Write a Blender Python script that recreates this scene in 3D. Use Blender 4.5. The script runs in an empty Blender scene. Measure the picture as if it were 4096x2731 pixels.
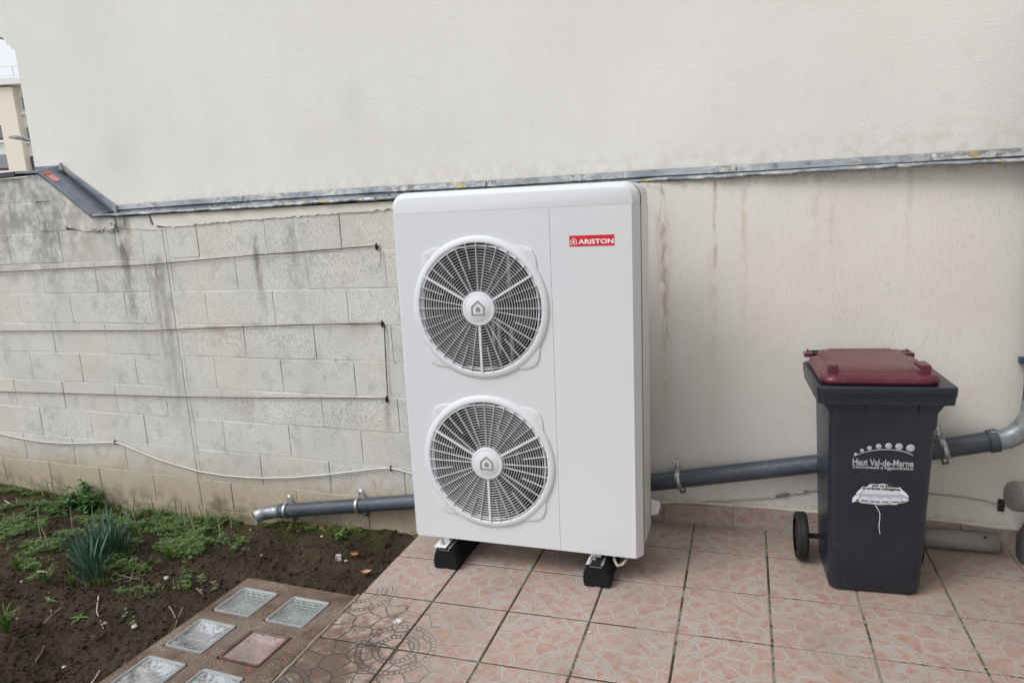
import bpy, bmesh, math, random
from mathutils import Vector, Matrix, noise as mnoise
random.seed(7)
R = math.radians
sc = bpy.context.scene
col = sc.collection

# ------------------------------------------------------------------ camera
FPX = 2819.5                     # focal length in pixels of the 4096 x 2731 photograph
CAM = Vector((0.0, -3.2047, 1.4953))
yaw, pitch, roll = R(22.1935), R(10.4457), R(-3.3630)
FW = Vector((-math.sin(yaw)*math.cos(pitch), math.cos(yaw)*math.cos(pitch), -math.sin(pitch)))
r0 = Vector((math.cos(yaw), math.sin(yaw), 0)); u0 = r0.cross(FW)
RT = r0*math.cos(roll) + u0*math.sin(roll)
UP = -r0*math.sin(roll) + u0*math.cos(roll)
cd = bpy.data.cameras.new('camera'); cam = bpy.data.objects.new('camera', cd); col.objects.link(cam)
cd.sensor_width = 36.0; cd.lens = FPX/4096*36; cd.clip_start = 0.05; cd.clip_end = 2000
M = Matrix((RT, UP, -FW)).transposed().to_4x4(); M.translation = CAM
cam.matrix_world = M
sc.camera = cam

# ------------------------------------------------------------------ light: a bright overcast sky
SUN_EL, SUN_AZ = R(50), R(222)     # direction the light comes from, azimuth clockwise from +Y
w = bpy.data.worlds.new('World'); sc.world = w; w.use_nodes = True
nt = w.node_tree; nt.nodes.clear()
sky = nt.nodes.new('ShaderNodeTexSky'); sky.sky_type = 'NISHITA'; sky.sun_disc = False
sky.sun_elevation = SUN_EL; sky.sun_rotation = SUN_AZ; sky.air_density = 1.0; sky.dust_density = 6.0; sky.ozone_density = 1.0
hs = nt.nodes.new('ShaderNodeHueSaturation'); hs.inputs['Saturation'].default_value = 0.22
bg = nt.nodes.new('ShaderNodeBackground'); bg.inputs['Strength'].default_value = 0.13
wo = nt.nodes.new('ShaderNodeOutputWorld')
cl = nt.nodes.new('ShaderNodeMix'); cl.data_type = 'RGBA'; cl.inputs[0].default_value = 0.62      # thin even cloud in front of the clear sky
cl.inputs[7].default_value = (7.0, 7.35, 7.8, 1)
nt.links.new(sky.outputs[0], hs.inputs['Color']); nt.links.new(hs.outputs[0], cl.inputs[6]); nt.links.new(cl.outputs[2], bg.inputs['Color']); nt.links.new(bg.outputs[0], wo.inputs['Surface'])
sd = bpy.data.lights.new('sun', 'SUN'); sd.energy = 1.15; sd.angle = R(28); sd.color = (1.0, 0.975, 0.945)
sun = bpy.data.objects.new('sun', sd); col.objects.link(sun)
sv = Vector((math.sin(SUN_AZ)*math.cos(SUN_EL), math.cos(SUN_AZ)*math.cos(SUN_EL), math.sin(SUN_EL)))
sun.rotation_euler = sv.to_track_quat('Z', 'Y').to_euler(); sun.location = (0, -6, 9)
vs = sc.view_settings
sc.display_settings.display_device = 'sRGB'
vs.view_transform = 'Standard'; vs.look = 'None'; vs.gamma = 1; vs.use_curve_mapping = False
vs.exposure = 0.30
sc.cycles.max_bounces = 8; sc.cycles.transmission_bounces = 6; sc.cycles.use_denoising = True

# ------------------------------------------------------------------ geometry helpers
def ray(p):
    return FW + RT*((p[0]-2048)/FPX) - UP*((p[1]-1365.5)/FPX)
def on_plane(p, pt, n):
    d = ray(p); t = ((pt-CAM).dot(n))/d.dot(n); return CAM + d*t
def on_wall(p, y=0.0):           # the block wall's plane (or one parallel to it)
    return on_plane(p, Vector((0, y, 0)), Vector((0, 1, 0)))
WS = 0.05                        # the rendered wall right of the unit stands at a slight angle
def wy(x): return -0.02 + WS*(x+0.6)
def on_rwall(p, off=0.0):
    n = Vector((-WS, 1, 0)).normalized(); return on_plane(p, Vector((-0.6, -0.02, 0)) - n*off, n)
def on_ground(p, z=0.0):
    return on_plane(p, Vector((0, 0, z)), Vector((0, 0, 1)))

class MB:
    def __init__(s): s.v = []; s.f = []; s.m = []; s.mi = 0
    def add(s, vs_, fs):
        b = len(s.v); s.v += [tuple(q) for q in vs_]; s.f += [tuple(b+i for i in f) for f in fs]; s.m += [s.mi]*len(fs)
    def box(s, a, b):
        x0, y0, z0 = a; x1, y1, z1 = b
        s.add([(x0,y0,z0),(x1,y0,z0),(x1,y1,z0),(x0,y1,z0),(x0,y0,z1),(x1,y0,z1),(x1,y1,z1),(x0,y1,z1)],
              [(0,3,2,1),(4,5,6,7),(0,1,5,4),(1,2,6,5),(2,3,7,6),(3,0,4,7)])
    def quad(s, a, b, c, d): s.add([a, b, c, d], [(0,1,2,3)])
    def loft(s, rings, cap0=True, cap1=True, closed=True):
        n = len(rings[0]); vs_ = [p for r in rings for p in r]; fs = []
        for i in range(len(rings)-1):
            for j in range(n if closed else n-1):
                k = (j+1) % n
                fs.append((i*n+j, i*n+k, (i+1)*n+k, (i+1)*n+j))
        if cap0: fs.append(tuple(reversed(range(n))))
        if cap1: fs.append(tuple((len(rings)-1)*n+j for j in range(n)))
        s.add(vs_, fs)
    def tube(s, pts, r, n=8, caps=True):
        pts = [Vector(p) for p in pts]; rings = []
        rs = r if isinstance(r, (list, tuple)) else [r]*len(pts)
        t = (pts[1]-pts[0]).normalized()
        a = t.orthogonal().normalized()
        for i, p in enumerate(pts):
            t = (pts[min(i+1, len(pts)-1)] - pts[max(i-1, 0)]).normalized()
            a = (a - t*a.dot(t)).normalized(); b = t.cross(a)
            rings.append([p + (a*math.cos(2*math.pi*k/n) + b*math.sin(2*math.pi*k/n))*rs[i] for k in range(n)])
        s.loft(rings, caps, caps)
    def lathe(s, prof, c, axis, n=48, close=False):      # prof = (radius, height along axis)
        axis = Vector(axis).normalized(); a = axis.orthogonal().normalized(); b = axis.cross(a); c = Vector(c)
        rings = [[c + axis*h + (a*math.cos(2*math.pi*k/n) + b*math.sin(2*math.pi*k/n))*r for k in range(n)] for r, h in prof]
        s.loft(rings, False, False)
        if prof[-1][0] > 1e-6 and close: s.add(rings[-1], [tuple(range(n))])
    def prism(s, poly, off):                             # poly: list of points, off: extrusion vector
        off = Vector(off); n = len(poly); p = [Vector(q) for q in poly]
        s.add(p + [q+off for q in p], [tuple(range(n)), tuple(reversed(range(n, 2*n)))] + [(i, i+n, (i+1) % n + n, (i+1) % n) for i in range(n)])
    def mesh(s, name, mats, smooth=False):
        me = bpy.data.meshes.new(name); me.from_pydata(s.v, [], s.f)
        if not isinstance(mats, (list, tuple)): mats = [mats]
        for m in mats: me.materials.append(m)
        if any(s.m): me.polygons.foreach_set('material_index', s.m)
        bm = bmesh.new(); bm.from_mesh(me); bmesh.ops.recalc_face_normals(bm, faces=bm.faces); bm.to_mesh(me); bm.free()
        if smooth is not False:
            me.polygons.foreach_set('use_smooth', [True]*len(me.polygons))
            me.set_sharp_from_angle(angle=R(35 if smooth is True else smooth))
        me.update(); return me
    def build(s, name, mats, parent=None, smooth=False):
        return link(name, s.mesh(name, mats, smooth), parent)

def link(name, me, parent=None):
    o = bpy.data.objects.new(name, me); col.objects.link(o)
    if parent: o.parent = parent
    return o
def tag(o, label=None, cat=None, group=None, kind=None):
    if label: o['label'] = label
    if cat: o['category'] = cat
    if group: o['group'] = group
    if kind: o['kind'] = kind
    return o
def empty(name, label, cat, loc=(0,0,0), rz=0.0, group=None):
    o = bpy.data.objects.new(name, None); col.objects.link(o); o.location = loc; o.rotation_euler = (0, 0, rz)
    o.empty_display_size = 0.1
    return tag(o, label, cat, group)
def bevel(o, wd, seg=2, ang=30):
    m = o.modifiers.new('bevel', 'BEVEL'); m.width = wd; m.segments = seg; m.limit_method = 'ANGLE'; m.angle_limit = R(ang)
    return o
def rrect(cx, cy, wd, dp, r, z, n=5):
    pts = []
    for sx, sy, a0 in ((1,1,0),(-1,1,90),(-1,-1,180),(1,-1,270)):
        for k in range(n+1):
            a = R(a0+90*k/n)
            pts.append(Vector((cx+sx*(wd/2-r)+r*math.cos(a), cy+sy*(dp/2-r)+r*math.sin(a), z)))
    return pts
def text(name, body, size, mat, parent, mtx, sx=1.0, bold=0.0, thick=0.0004, align='CENTER', shear=0.0, space=1.0):
    cu = bpy.data.curves.new(name, 'FONT'); cu.body = body; cu.size = size; cu.align_x = align; cu.align_y = 'CENTER'
    cu.offset = bold; cu.extrude = thick; cu.resolution_u = 4; cu.shear = shear; cu.space_character = space
    tmp = bpy.data.objects.new('t', cu); col.objects.link(tmp)
    dg = bpy.context.evaluated_depsgraph_get(); dg.update()
    me = bpy.data.meshes.new_from_object(tmp.evaluated_get(dg))
    bpy.data.objects.remove(tmp); bpy.data.curves.remove(cu)
    me.transform(Matrix.Diagonal((sx, 1, 1, 1))); me.materials.clear(); me.materials.append(mat); me.name = name
    o = link(name, me, parent); o.matrix_local = mtx
    return o

# ------------------------------------------------------------------ material helpers
class NM:
    def __init__(s, name):
        s.mat = bpy.data.materials.new(name); s.mat.use_nodes = True; s.t = s.mat.node_tree; s.n = s.t.nodes
        s.b = s.n['Principled BSDF']; s.geo = None
    def L(s, a, b): s.t.links.new(a, b)
    def put(s, sock, v):
        if isinstance(v, bpy.types.NodeSocket): s.L(v, sock)
        else: sock.default_value = v
    def pos(s):
        if not s.geo: s.geo = s.n.new('ShaderNodeNewGeometry')
        return s.geo.outputs['Position']
    def obj(s): return s.n.new('ShaderNodeTexCoord').outputs['Object']
    def rand(s): return s.n.new('ShaderNodeObjectInfo').outputs['Random']
    def mapv(s, v, scale=(1,1,1), loc=(0,0,0), rot=(0,0,0)):
        m = s.n.new('ShaderNodeMapping'); s.L(v, m.inputs[0]); m.inputs['Scale'].default_value = scale
        s.put(m.inputs['Location'], loc); m.inputs['Rotation'].default_value = rot; return m.outputs[0]
    def xyz(s, v):
        m = s.n.new('ShaderNodeSeparateXYZ'); s.L(v, m.inputs[0]); return m.outputs
    def comb(s, x, y, z):
        m = s.n.new('ShaderNodeCombineXYZ'); s.put(m.inputs[0], x); s.put(m.inputs[1], y); s.put(m.inputs[2], z); return m.outputs[0]
    def noise(s, v, sc_=5, det=4, rough=0.55, dist=0.0):
        m = s.n.new('ShaderNodeTexNoise'); s.L(v, m.inputs['Vector']); m.inputs['Scale'].default_value = sc_
        m.inputs['Detail'].default_value = det; m.inputs['Roughness'].default_value = rough; m.inputs['Distortion'].default_value = dist
        return m.outputs['Fac']
    def noisec(s, v, sc_=5, det=2):
        m = s.n.new('ShaderNodeTexNoise'); s.L(v, m.inputs['Vector']); m.inputs['Scale'].default_value = sc_; m.inputs['Detail'].default_value = det
        return m.outputs['Color']
    def vor(s, v, sc_=5, feat='F1', rnd=1.0, out='Distance'):
        m = s.n.new('ShaderNodeTexVoronoi'); m.feature = feat; s.L(v, m.inputs['Vector']); m.inputs['Scale'].default_value = sc_
        m.inputs['Randomness'].default_value = rnd; return m.outputs[out]
    def m(s, op, a, b=0.0, c=0.0, clamp=False):
        x = s.n.new('ShaderNodeMath'); x.operation = op; x.use_clamp = clamp
        s.put(x.inputs[0], a); s.put(x.inputs[1], b); s.put(x.inputs[2], c); return x.outputs[0]
    def vm(s, op, a, b):
        x = s.n.new('ShaderNodeVectorMath'); x.operation = op; s.put(x.inputs[0], a); s.put(x.inputs[1], b); return x.outputs[0]
    def sm(s, v, a, b, lo=0.0, hi=1.0):                  # smooth step from a to b
        x = s.n.new('ShaderNodeMapRange'); x.interpolation_type = 'SMOOTHSTEP'; s.put(x.inputs[0], v)
        s.put(x.inputs[1], a); s.put(x.inputs[2], b); x.inputs[3].default_value = lo; x.inputs[4].default_value = hi; return x.outputs[0]
    def mix(s, f, a, b, mode='MIX'):
        x = s.n.new('ShaderNodeMix'); x.data_type = 'RGBA'; x.blend_type = mode; s.put(x.inputs[0], f)
        for k, v in ((6, a), (7, b)):
            if isinstance(v, (tuple, list)) and len(v) == 3: v = (*v, 1)
            s.put(x.inputs[k], v)
        return x.outputs[2]
    def bump(s, h, strength=0.5, dist=0.002, nrm=None):
        x = s.n.new('ShaderNodeBump'); s.put(x.inputs['Height'], h); x.inputs['Strength'].default_value = strength
        x.inputs['Distance'].default_value = dist
        if nrm: s.L(nrm, x.inputs['Normal'])
        return x.outputs[0]
    def done(s, colr=None, rough=0.8, metal=0.0, nrm=None, spec=0.5, trans=0.0, **kw):
        if colr is not None:
            if isinstance(colr, (tuple, list)) and len(colr) == 3: colr = (*colr, 1)
            s.put(s.b.inputs['Base Color'], colr)
        s.put(s.b.inputs['Roughness'], rough); s.put(s.b.inputs['Metallic'], metal); s.put(s.b.inputs['Specular IOR Level'], spec)
        s.put(s.b.inputs['Transmission Weight'], trans)
        if nrm: s.L(nrm, s.b.inputs['Normal'])
        for k, v in kw.items(): s.put(s.b.inputs[k], v)
        return s.mat
def plain(name, c, rough=0.6, metal=0.0, var=0.12, scale=30.0, bumpd=0.0, spec=0.5):
    k = NM(name); p = k.obj(); n = k.noise(p, scale, 4)
    cc = k.mix(k.m('MULTIPLY', n, 1.0), tuple(x*(1-var) for x in c), tuple(min(1, x*(1+var)) for x in c))
    nr = k.bump(k.noise(p, scale*6, 3), 0.4, bumpd) if bumpd else None
    return k.done(cc, rough, metal, nr, spec)
def streak(k, p, x0, wd, ztop, zbot, ns=9.0, wob=0.02):
    """a run-off stain: 0..1 mask narrow in x about x0, from ztop fading out at zbot"""
    o = k.xyz(p); xw = k.m('ADD', o[0], k.m('MULTIPLY', k.m('SUBTRACT', k.noise(k.mapv(p, (0.01, 0.01, 1)), 6, 3), 0.5), wob*4))
    a = k.sm(k.m('ABSOLUTE', k.m('SUBTRACT', xw, x0)), wd, wd*0.15)
    top = k.sm(o[2], ztop+0.02, ztop-0.02); bot = k.sm(o[2], zbot, ztop)
    g = k.sm(k.noise(k.mapv(p, (ns, ns, ns*0.35)), 3, 5, 0.65), 0.35, 0.62)
    return k.m('MULTIPLY', k.m('MULTIPLY', a, g), k.m('MULTIPLY', top, k.m('POWER', bot, 0.7)))

# ---- house render (upper wall)
k = NM('house_render'); p = k.pos()
big = k.noise(p, 1.1, 3); fine = k.noise(p, 210, 3, 0.6); mid = k.noise(p, 14, 4)
c = k.mix(k.sm(big, 0.3, 0.7), (0.685, 0.667, 0.635), (0.73, 0.714, 0.684))
c = k.mix(k.m('MULTIPLY', k.sm(mid, 0.52, 0.8), 0.25), c, (0.60, 0.585, 0.555))
for (sx_, sz_, r_) in ((-2.20, 2.10, 0.14), (-3.95, 1.98, 0.20)):
    d = k.m('SQRT', k.m('ADD', k.m('POWER', k.m('SUBTRACT', k.xyz(p)[0], sx_), 2), k.m('POWER', k.m('MULTIPLY', k.m('SUBTRACT', k.xyz(p)[2], sz_), 0.8), 2)))
    c = k.mix(k.m('MULTIPLY', k.sm(k.m('ADD', d, k.m('MULTIPLY', mid, 0.1)), r_+0.05, 0.06), 0.14), c, (0.42, 0.42, 0.42))
h = k.m('ADD', fine, k.m('MULTIPLY', k.vor(p, 150, 'SMOOTH_F1'), 0.9))
vs_ = k.noise(k.mapv(p, (1, 1, 0.12)), 7, 5, 0.6)
c = k.mix(k.m('MULTIPLY', k.sm(vs_, 0.50, 0.75), 0.11), c, (0.55, 0.53, 0.49))
c = k.mix(k.m('MULTIPLY', k.m('MULTIPLY', k.sm(k.xyz(p)[2], 1.80, 1.64), k.sm(k.noise(p, 20, 4), 0.4, 0.65)), 0.35), c, (0.50, 0.46, 0.38))
M_RENDER = k.done(c, 0.92, nrm=k.bump(h, 0.50, 0.0019), spec=0.2)

# ---- scratched render (lower wall on the right)
k = NM('scratched_render'); p = k.pos()
wv = k.vm('ADD', k.mapv(p, (1, 1, 1)), k.vm('MULTIPLY', k.noisec(p, 9, 2), (0.05, 0.0, 0.10)))
g1 = k.noise(k.mapv(wv, (1, 1, 0.17)), 190, 2, 0.5)
gate = k.sm(k.noise(p, 26, 3), 0.36, 0.56)
groove = k.m('MULTIPLY', k.sm(g1, 0.56, 0.66), gate)
fine = k.noise(p, 120, 3, 0.6)
c = k.mix(k.sm(k.noise(p, 1.6, 3), 0.3, 0.7), (0.70, 0.67, 0.62), (0.75, 0.725, 0.68))
c = k.mix(k.m('MULTIPLY', groove, 0.10), c, (0.45, 0.42, 0.38))
for x0, wd, zt, zb, cc, am in ((-0.545, 0.018, 1.56, 0.55, (0.24, 0.14, 0.14), 0.62), (-0.545, 0.05, 1.45, 0.05, (0.50, 0.38, 0.28), 0.45),
        (-0.325, 0.012, 1.57, 0.9, (0.24, 0.13, 0.12), 0.55), (-0.335, 0.035, 1.3, 0.2, (0.54, 0.43, 0.32), 0.30),
        (-0.205, 0.020, 1.56, 0.75, (0.54, 0.42, 0.27), 0.45), (0.075, 0.035, 1.56, 1.0, (0.58, 0.48, 0.34), 0.35), (0.14, 0.022, 1.56, 1.05, (0.50, 0.42, 0.30), 0.35),
        (0.42, 0.018, 1.56, 0.95, (0.48, 0.42, 0.33), 0.30)):
    c = k.mix(k.m('MULTIPLY', streak(k, p, x0, wd, zt, zb, 12, 0.004), am), c, cc)
zz = k.xyz(p)[2]
nb = k.noise(p, 40, 4)
c = k.mix(k.m('MULTIPLY', k.m('MULTIPLY', k.sm(k.m('ADD', zz, k.m('MULTIPLY', nb, 0.07)), 0.21, 0.13), k.sm(nb, 0.4, 0.6)), 0.35), c, (0.38, 0.32, 0.19))
c = k.mix(k.m('MULTIPLY', k.m('MULTIPLY', k.sm(k.m('ADD', zz, k.m('MULTIPLY', nb, 0.05)), 1.545, 1.60), k.sm(nb, 0.5, 0.65)), 0.3), c, (0.30, 0.27, 0.20))
h = k.m('ADD', k.m('MULTIPLY', groove, -1.0), k.m('MULTIPLY', fine, 0.45))
M_SCRATCH = k.done(c, 0.93, nrm=k.bump(h, 0.45, 0.0019), spec=0.2)

# ---- concrete block
def block_mat(name, base_lo, base_hi, smooth=False):
    k = NM(name); p = k.pos(); o = k.xyz(p)
    rnd = k.rand()
    big = k.noise(p, 2.6, 5, 0.6); md = k.noise(p, 9, 5, 0.65)
    c = k.mix(k.sm(big, 0.32, 0.68), base_lo, base_hi)
    c = k.mix(0.5, c, k.mix(rnd, (0.60, 0.595, 0.575), (0.69, 0.685, 0.665)), 'MIX') if not smooth else c
    c = k.mix(k.m('MULTIPLY', k.sm(md, 0.50, 0.72), 0.45), c, (0.30, 0.30, 0.295))
    c = k.mix(k.m('MULTIPLY', k.sm(k.noise(p, 1.7, 4), 0.42, 0.66), 0.55), c, (0.70, 0.655, 0.57))
    # algae and grime: brown towards the soil, grey blotches in the upper left
    lowm = k.sm(k.m('ADD', o[2], k.m('MULTIPLY', k.m('SUBTRACT', md, 0.5), 0.5)), 0.16, -0.16)
    c = k.mix(k.m('MULTIPLY', lowm, 0.78), c, (0.44, 0.345, 0.22))
    low2 = k.sm(k.m('ADD', o[2], k.m('MULTIPLY', k.m('SUBTRACT', big, 0.5), 0.6)), -0.13, -0.33)
    c = k.mix(k.m('MULTIPLY', k.m('MULTIPLY', low2, k.sm(md, 0.35, 0.6)), 0.75), c, (0.13, 0.12, 0.055))
    upm = k.m('MULTIPLY', k.sm(o[2], 1.0, 1.7), k.sm(o[0], -3.5, -4.4))
    c = k.mix(k.m('MULTIPLY', k.m('MULTIPLY', upm, k.sm(md, 0.35, 0.6)), 0.6), c, (0.20, 0.195, 0.18))
    for x0, wd, zt, zb, cc, am in ((-4.52, 0.10, 1.62, 1.0, (0.13, 0.125, 0.11), .6), (-3.86, 0.09, 1.60, 0.75, (0.11, 0.10, 0.085), .85), (-3.80, 0.03, 1.55, 1.05, (0.34, 0.27, 0.17), .8),
            (-3.60, 0.10, 1.35, 0.0, (0.18, 0.18, 0.18), .60), (-3.66, 0.05, 1.25, 0.5, (0.14, 0.14, 0.14), .3), (-2.84, 0.045, 1.45, 0.85, (0.12, 0.115, 0.105), .7), (-2.82, 0.02, 1.32, 0.95, (0.36, 0.27, 0.16), .6),
            (-3.62, 0.03, 1.3, 1.1, (0.30, 0.15, 0.05), .6), (-3.50, 0.06, 1.31, 1.16, (0.40, 0.27, 0.15), .45), (-2.2, 0.20, 0.95, 0.8, (0.42, 0.33, 0.22), .35), (-3.2, 0.10, 0.93, 0.78, (0.36, 0.22, 0.10), .55),
            (-3.05, 0.18, 0.50, 0.30, (0.36, 0.27, 0.17), .35), (-2.07, 0.03, 0.52, 0.2, (0.30, 0.20, 0.10), .5), (-2.55, 0.12, 1.5, 0.9, (0.24, 0.235, 0.225), .45)):
        c = k.mix(k.m('MULTIPLY', streak(k, p, x0, wd, zt, zb, 6, 0.03), am), c, cc)
    pit = k.sm(k.noise(p, 150, 3, 0.75), 0.53, 0.66) if not smooth else k.sm(k.noise(p, 60, 3, 0.7), 0.68, 0.76)
    c = k.mix(k.m('MULTIPLY', pit, 0.42), c, (0.15, 0.145, 0.135))
    agg = k.vor(p, 110)
    c = k.mix(k.m('MULTIPLY', k.sm(agg, 0.25, 0.1), 0.12 if not smooth else 0.0), c, (0.70, 0.69, 0.66))
    h = k.m('SUBTRACT', k.noise(p, 150, 4, 0.7), k.m('MULTIPLY', pit, 0.9))
    return k.done(c, 0.95, nrm=k.bump(h, 0.75 if not smooth else 0.35, 0.004), spec=0.15)
M_BLOCK = block_mat('concrete_block', (0.60, 0.59, 0.56), (0.75, 0.735, 0.70))
M_MORTAR = block_mat('mortar', (0.52, 0.51, 0.48), (0.68, 0.67, 0.635), True)
M_COLUMN = block_mat('cast_concrete', (0.56, 0.55, 0.53), (0.74, 0.73, 0.71))
M_CREAM = block_mat('cream_mortar', (0.66, 0.62, 0.55), (0.76, 0.72, 0.65), True)
M_DARKGAP = plain('gap', (0.10, 0.095, 0.085), 0.95, var=0.3)

# ---- zinc flashing with old paint smears
k = NM('zinc'); p = k.pos(); o = k.xyz(p)
c = k.mix(k.sm(k.noise(p, 7, 4), 0.35, 0.65), (0.16, 0.185, 0.22), (0.28, 0.305, 0.345))
pm = k.noise(k.mapv(p, (1, 1, 2.0)), 30, 6, 0.7)
gt = k.m('MULTIPLY', k.sm(o[0], -4.15, -3.6), k.sm(k.noise(p, 3.2, 3), 0.32, 0.58))
c = k.mix(k.m('MULTIPLY', k.m('MULTIPLY', k.sm(pm, 0.47, 0.56), gt), 0.85), c, (0.50, 0.49, 0.45))
c = k.mix(k.m('MULTIPLY', k.m('MULTIPLY', k.sm(k.noise(p, 13, 3), 0.62, 0.68), gt), 0.8), c, (0.42, 0.33, 0.09))
c = k.mix(k.m('MULTIPLY', k.sm(k.noise(p, 22, 4), 0.60, 0.72), 0.5), c, (0.05, 0.05, 0.055))
M_ZINC = k.done(c, 0.5, 0.15, k.bump(k.noise(p, 30, 3), 0.3, 0.003), 0.5)
k = NM('zinc_sheet'); p = k.pos()
c = k.mix(k.sm(k.noise(k.mapv(p, (1, 1, 1)), 8, 6, 0.65), 0.35, 0.7), (0.13, 0.15, 0.185), (0.22, 0.245, 0.285))
c = k.mix(k.m('MULTIPLY', k.sm(k.noise(k.mapv(p, (3, 14, 3), rot=(0, R(35), 0)), 9, 4), 0.63, 0.72), 0.35), c, (0.33, 0.35, 0.38))
M_ZSHEET = k.done(c, 0.45, 0.2, k.bump(k.noise(p, 14, 3), 0.3, 0.004))
M_DARKCAP = plain('dark_coping', (0.045, 0.047, 0.05), 0.5, 0.3)

# ---- floor tile
def tile_mat():
    k = NM('patterned_tile'); p = k.obj(); o = k.xyz(p); T = 0.3154; wp = k.pos()
    rnd = k.rand()
    def dist(cx_, cy_):
        return k.m('DIVIDE', k.m('SQRT', k.m('ADD', k.m('POWER', k.m('SUBTRACT', o[0], cx_), 2), k.m('POWER', k.m('SUBTRACT', o[1], cy_), 2))), T)
    d1 = dist(-T/2, -T/2); d2 = dist(T/2, T/2); d = k.m('MINIMUM', d1, d2)
    near1 = k.m('LESS_THAN', d1, d2)
    ang1 = k.m('ARCTAN2', k.m('ADD', o[1], T/2), k.m('ADD', o[0], T/2)); ang2 = k.m('ARCTAN2', k.m('SUBTRACT', T/2, o[1]), k.m('SUBTRACT', T/2, o[0]))
    ang = k.m('ADD', k.m('MULTIPLY', near1, ang1), k.m('MULTIPLY', k.m('SUBTRACT', 1.0, near1), ang2))
    dw = k.m('ADD', d, k.m('MULTIPLY', k.m('SUBTRACT', k.noise(p, 22, 2), 0.5), 0.02))
    # distance from the ring lines, in tile units
    L = None
    for rr in (0.20, 0.262, 0.392, 0.452):
        q = k.m('ABSOLUTE', k.m('SUBTRACT', dw, rr)); L = q if L is None else k.m('MINIMUM', L, q)
    def spokes(n, rmid):
        a = k.m('FRACT', k.m('MULTIPLY', ang, n/(math.pi/2))); a = k.m('ABSOLUTE', k.m('SUBTRACT', a, 0.5))
        return k.m('MULTIPLY', k.m('SUBTRACT', 0.5, a), (math.pi/2)*rmid/n)
    def inband(lo, hi): return k.m('MULTIPLY', k.m('GREATER_THAN', dw, lo), k.m('LESS_THAN', dw, hi))
    big1 = inband(0.392, 0.452); big2 = inband(0.20, 0.262)
    L = k.m('MINIMUM', L, k.m('ADD', spokes(11, 0.42), k.m('MULTIPLY', k.m('SUBTRACT', 1.0, big1), 9.0)))
    L = k.m('MINIMUM', L, k.m('ADD', spokes(7, 0.23), k.m('MULTIPLY', k.m('SUBTRACT', 1.0, big2), 9.0)))
    # irregular stones elsewhere; the cell lines are spread in z by the tile's own random number
    zoff = k.m('FLOOR', k.m('MULTIPLY', rnd, 3.999))
    vv = k.comb(k.m('ADD', k.m('ADD', o[0], k.m('MULTIPLY', zoff, 1.7)), k.m('MULTIPLY', k.m('SUBTRACT', k.noise(p, 14, 2), 0.5), 0.03)), k.m('ADD', o[1], k.m('MULTIPLY', k.m('SUBTRACT', k.noise(k.mapv(p, loc=(3, 1, 0)), 14, 2), 0.5), 0.03)), k.m('MULTIPLY', zoff, 0.37))
    vor = k.n.new('ShaderNodeTexVoronoi'); vor.feature = 'DISTANCE_TO_EDGE'; vor.voronoi_dimensions = '2D'; k.L(vv, vor.inputs['Vector']); vor.inputs['Scale'].default_value = 12.0; vor.inputs['Randomness'].default_value = 0.8
    vd = k.m('DIVIDE', vor.outputs['Distance'], 12.0*T)
    outb = k.m('SUBTRACT', 1.0, k.m('MAXIMUM', big1, big2))
    L2 = k.m('ADD', vd, k.m('MULTIPLY', k.m('SUBTRACT', 1.0, outb), 9.0))
    LL = k.m('MINIMUM', L, k.m('MULTIPLY', L2, 0.8))
    wn = k.m('MULTIPLY', k.noise(p, 60, 2), 0.006)
    line = k.sm(k.m('SUBTRACT', LL, wn), 0.0100, 0.0040)
    edge = k.m('MULTIPLY', k.sm(k.m('SUBTRACT', LL, wn), 0.016, 0.011), k.m('SUBTRACT', 1.0, line))
    # stone colour: terracotta pink rubbed with white
    rub = k.noise(k.mapv(p, (1, 1, 1), loc=(0, 0, 0)), 26, 6, 0.72, 0.4)
    rub2 = k.noise(wp, 5.5, 4, 0.6)
    c = k.mix(k.sm(rub, 0.36, 0.60), (0.37, 0.20, 0.15), (0.41, 0.345, 0.31))
    c = k.mix(k.m('MULTIPLY', k.sm(rub2, 0.4, 0.65), 0.45), c, (0.39, 0.27, 0.22))
    scr = k.sm(k.noise(k.mapv(p, (1, 2.2, 1), rot=(0, 0, 0.6)), 130, 3, 0.75, 1.2), 0.58, 0.66)
    c = k.mix(k.m('MULTIPLY', scr, 0.32), c, (0.56, 0.50, 0.46))
    c = k.mix(k.m('MULTIPLY', edge, 0.35), c, (0.60, 0.55, 0.50))
    c = k.mix(k.m('MULTIPLY', line, 0.8), c, (0.385, 0.36, 0.335))
    # ground-in dirt at the patio's left corner, darkest in the joints of the print
    wo_ = k.xyz(wp)
    dd = k.m('SQRT', k.m('ADD', k.m('POWER', k.m('MULTIPLY', k.m('SUBTRACT', wo_[0], -1.52), 1.25), 2), k.m('POWER', k.m('SUBTRACT', wo_[1], -1.47), 2)))
    dn = k.noise(wp, 14, 6, 0.72)
    dirt = k.sm(k.m('ADD', dd, k.m('MULTIPLY', k.m('SUBTRACT', dn, 0.5), 1.3)), 0.46, 0.08)
    c = k.mix(k.m('MULTIPLY', dirt, 0.85), c, (0.075, 0.045, 0.03))
    dl = k.m('MULTIPLY', k.sm(k.m('ADD', dd, k.m('MULTIPLY', k.m('SUBTRACT', dn, 0.5), 0.6)), 0.66, 0.36), line)
    c = k.mix(k.m('MULTIPLY', dl, 0.85), c, (0.06, 0.05, 0.035))
    dust = k.m('MULTIPLY', k.sm(k.noise(wp, 2.3, 5, 0.6), 0.40, 0.72), 0.42)
    c = k.mix(dust, c, (0.235, 0.195, 0.165))
    h = k.m('ADD', k.m('MULTIPLY', line, -1.0), k.m('ADD', k.m('MULTIPLY', edge, 0.35), k.m('MULTIPLY', scr, 0.2)))
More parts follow.
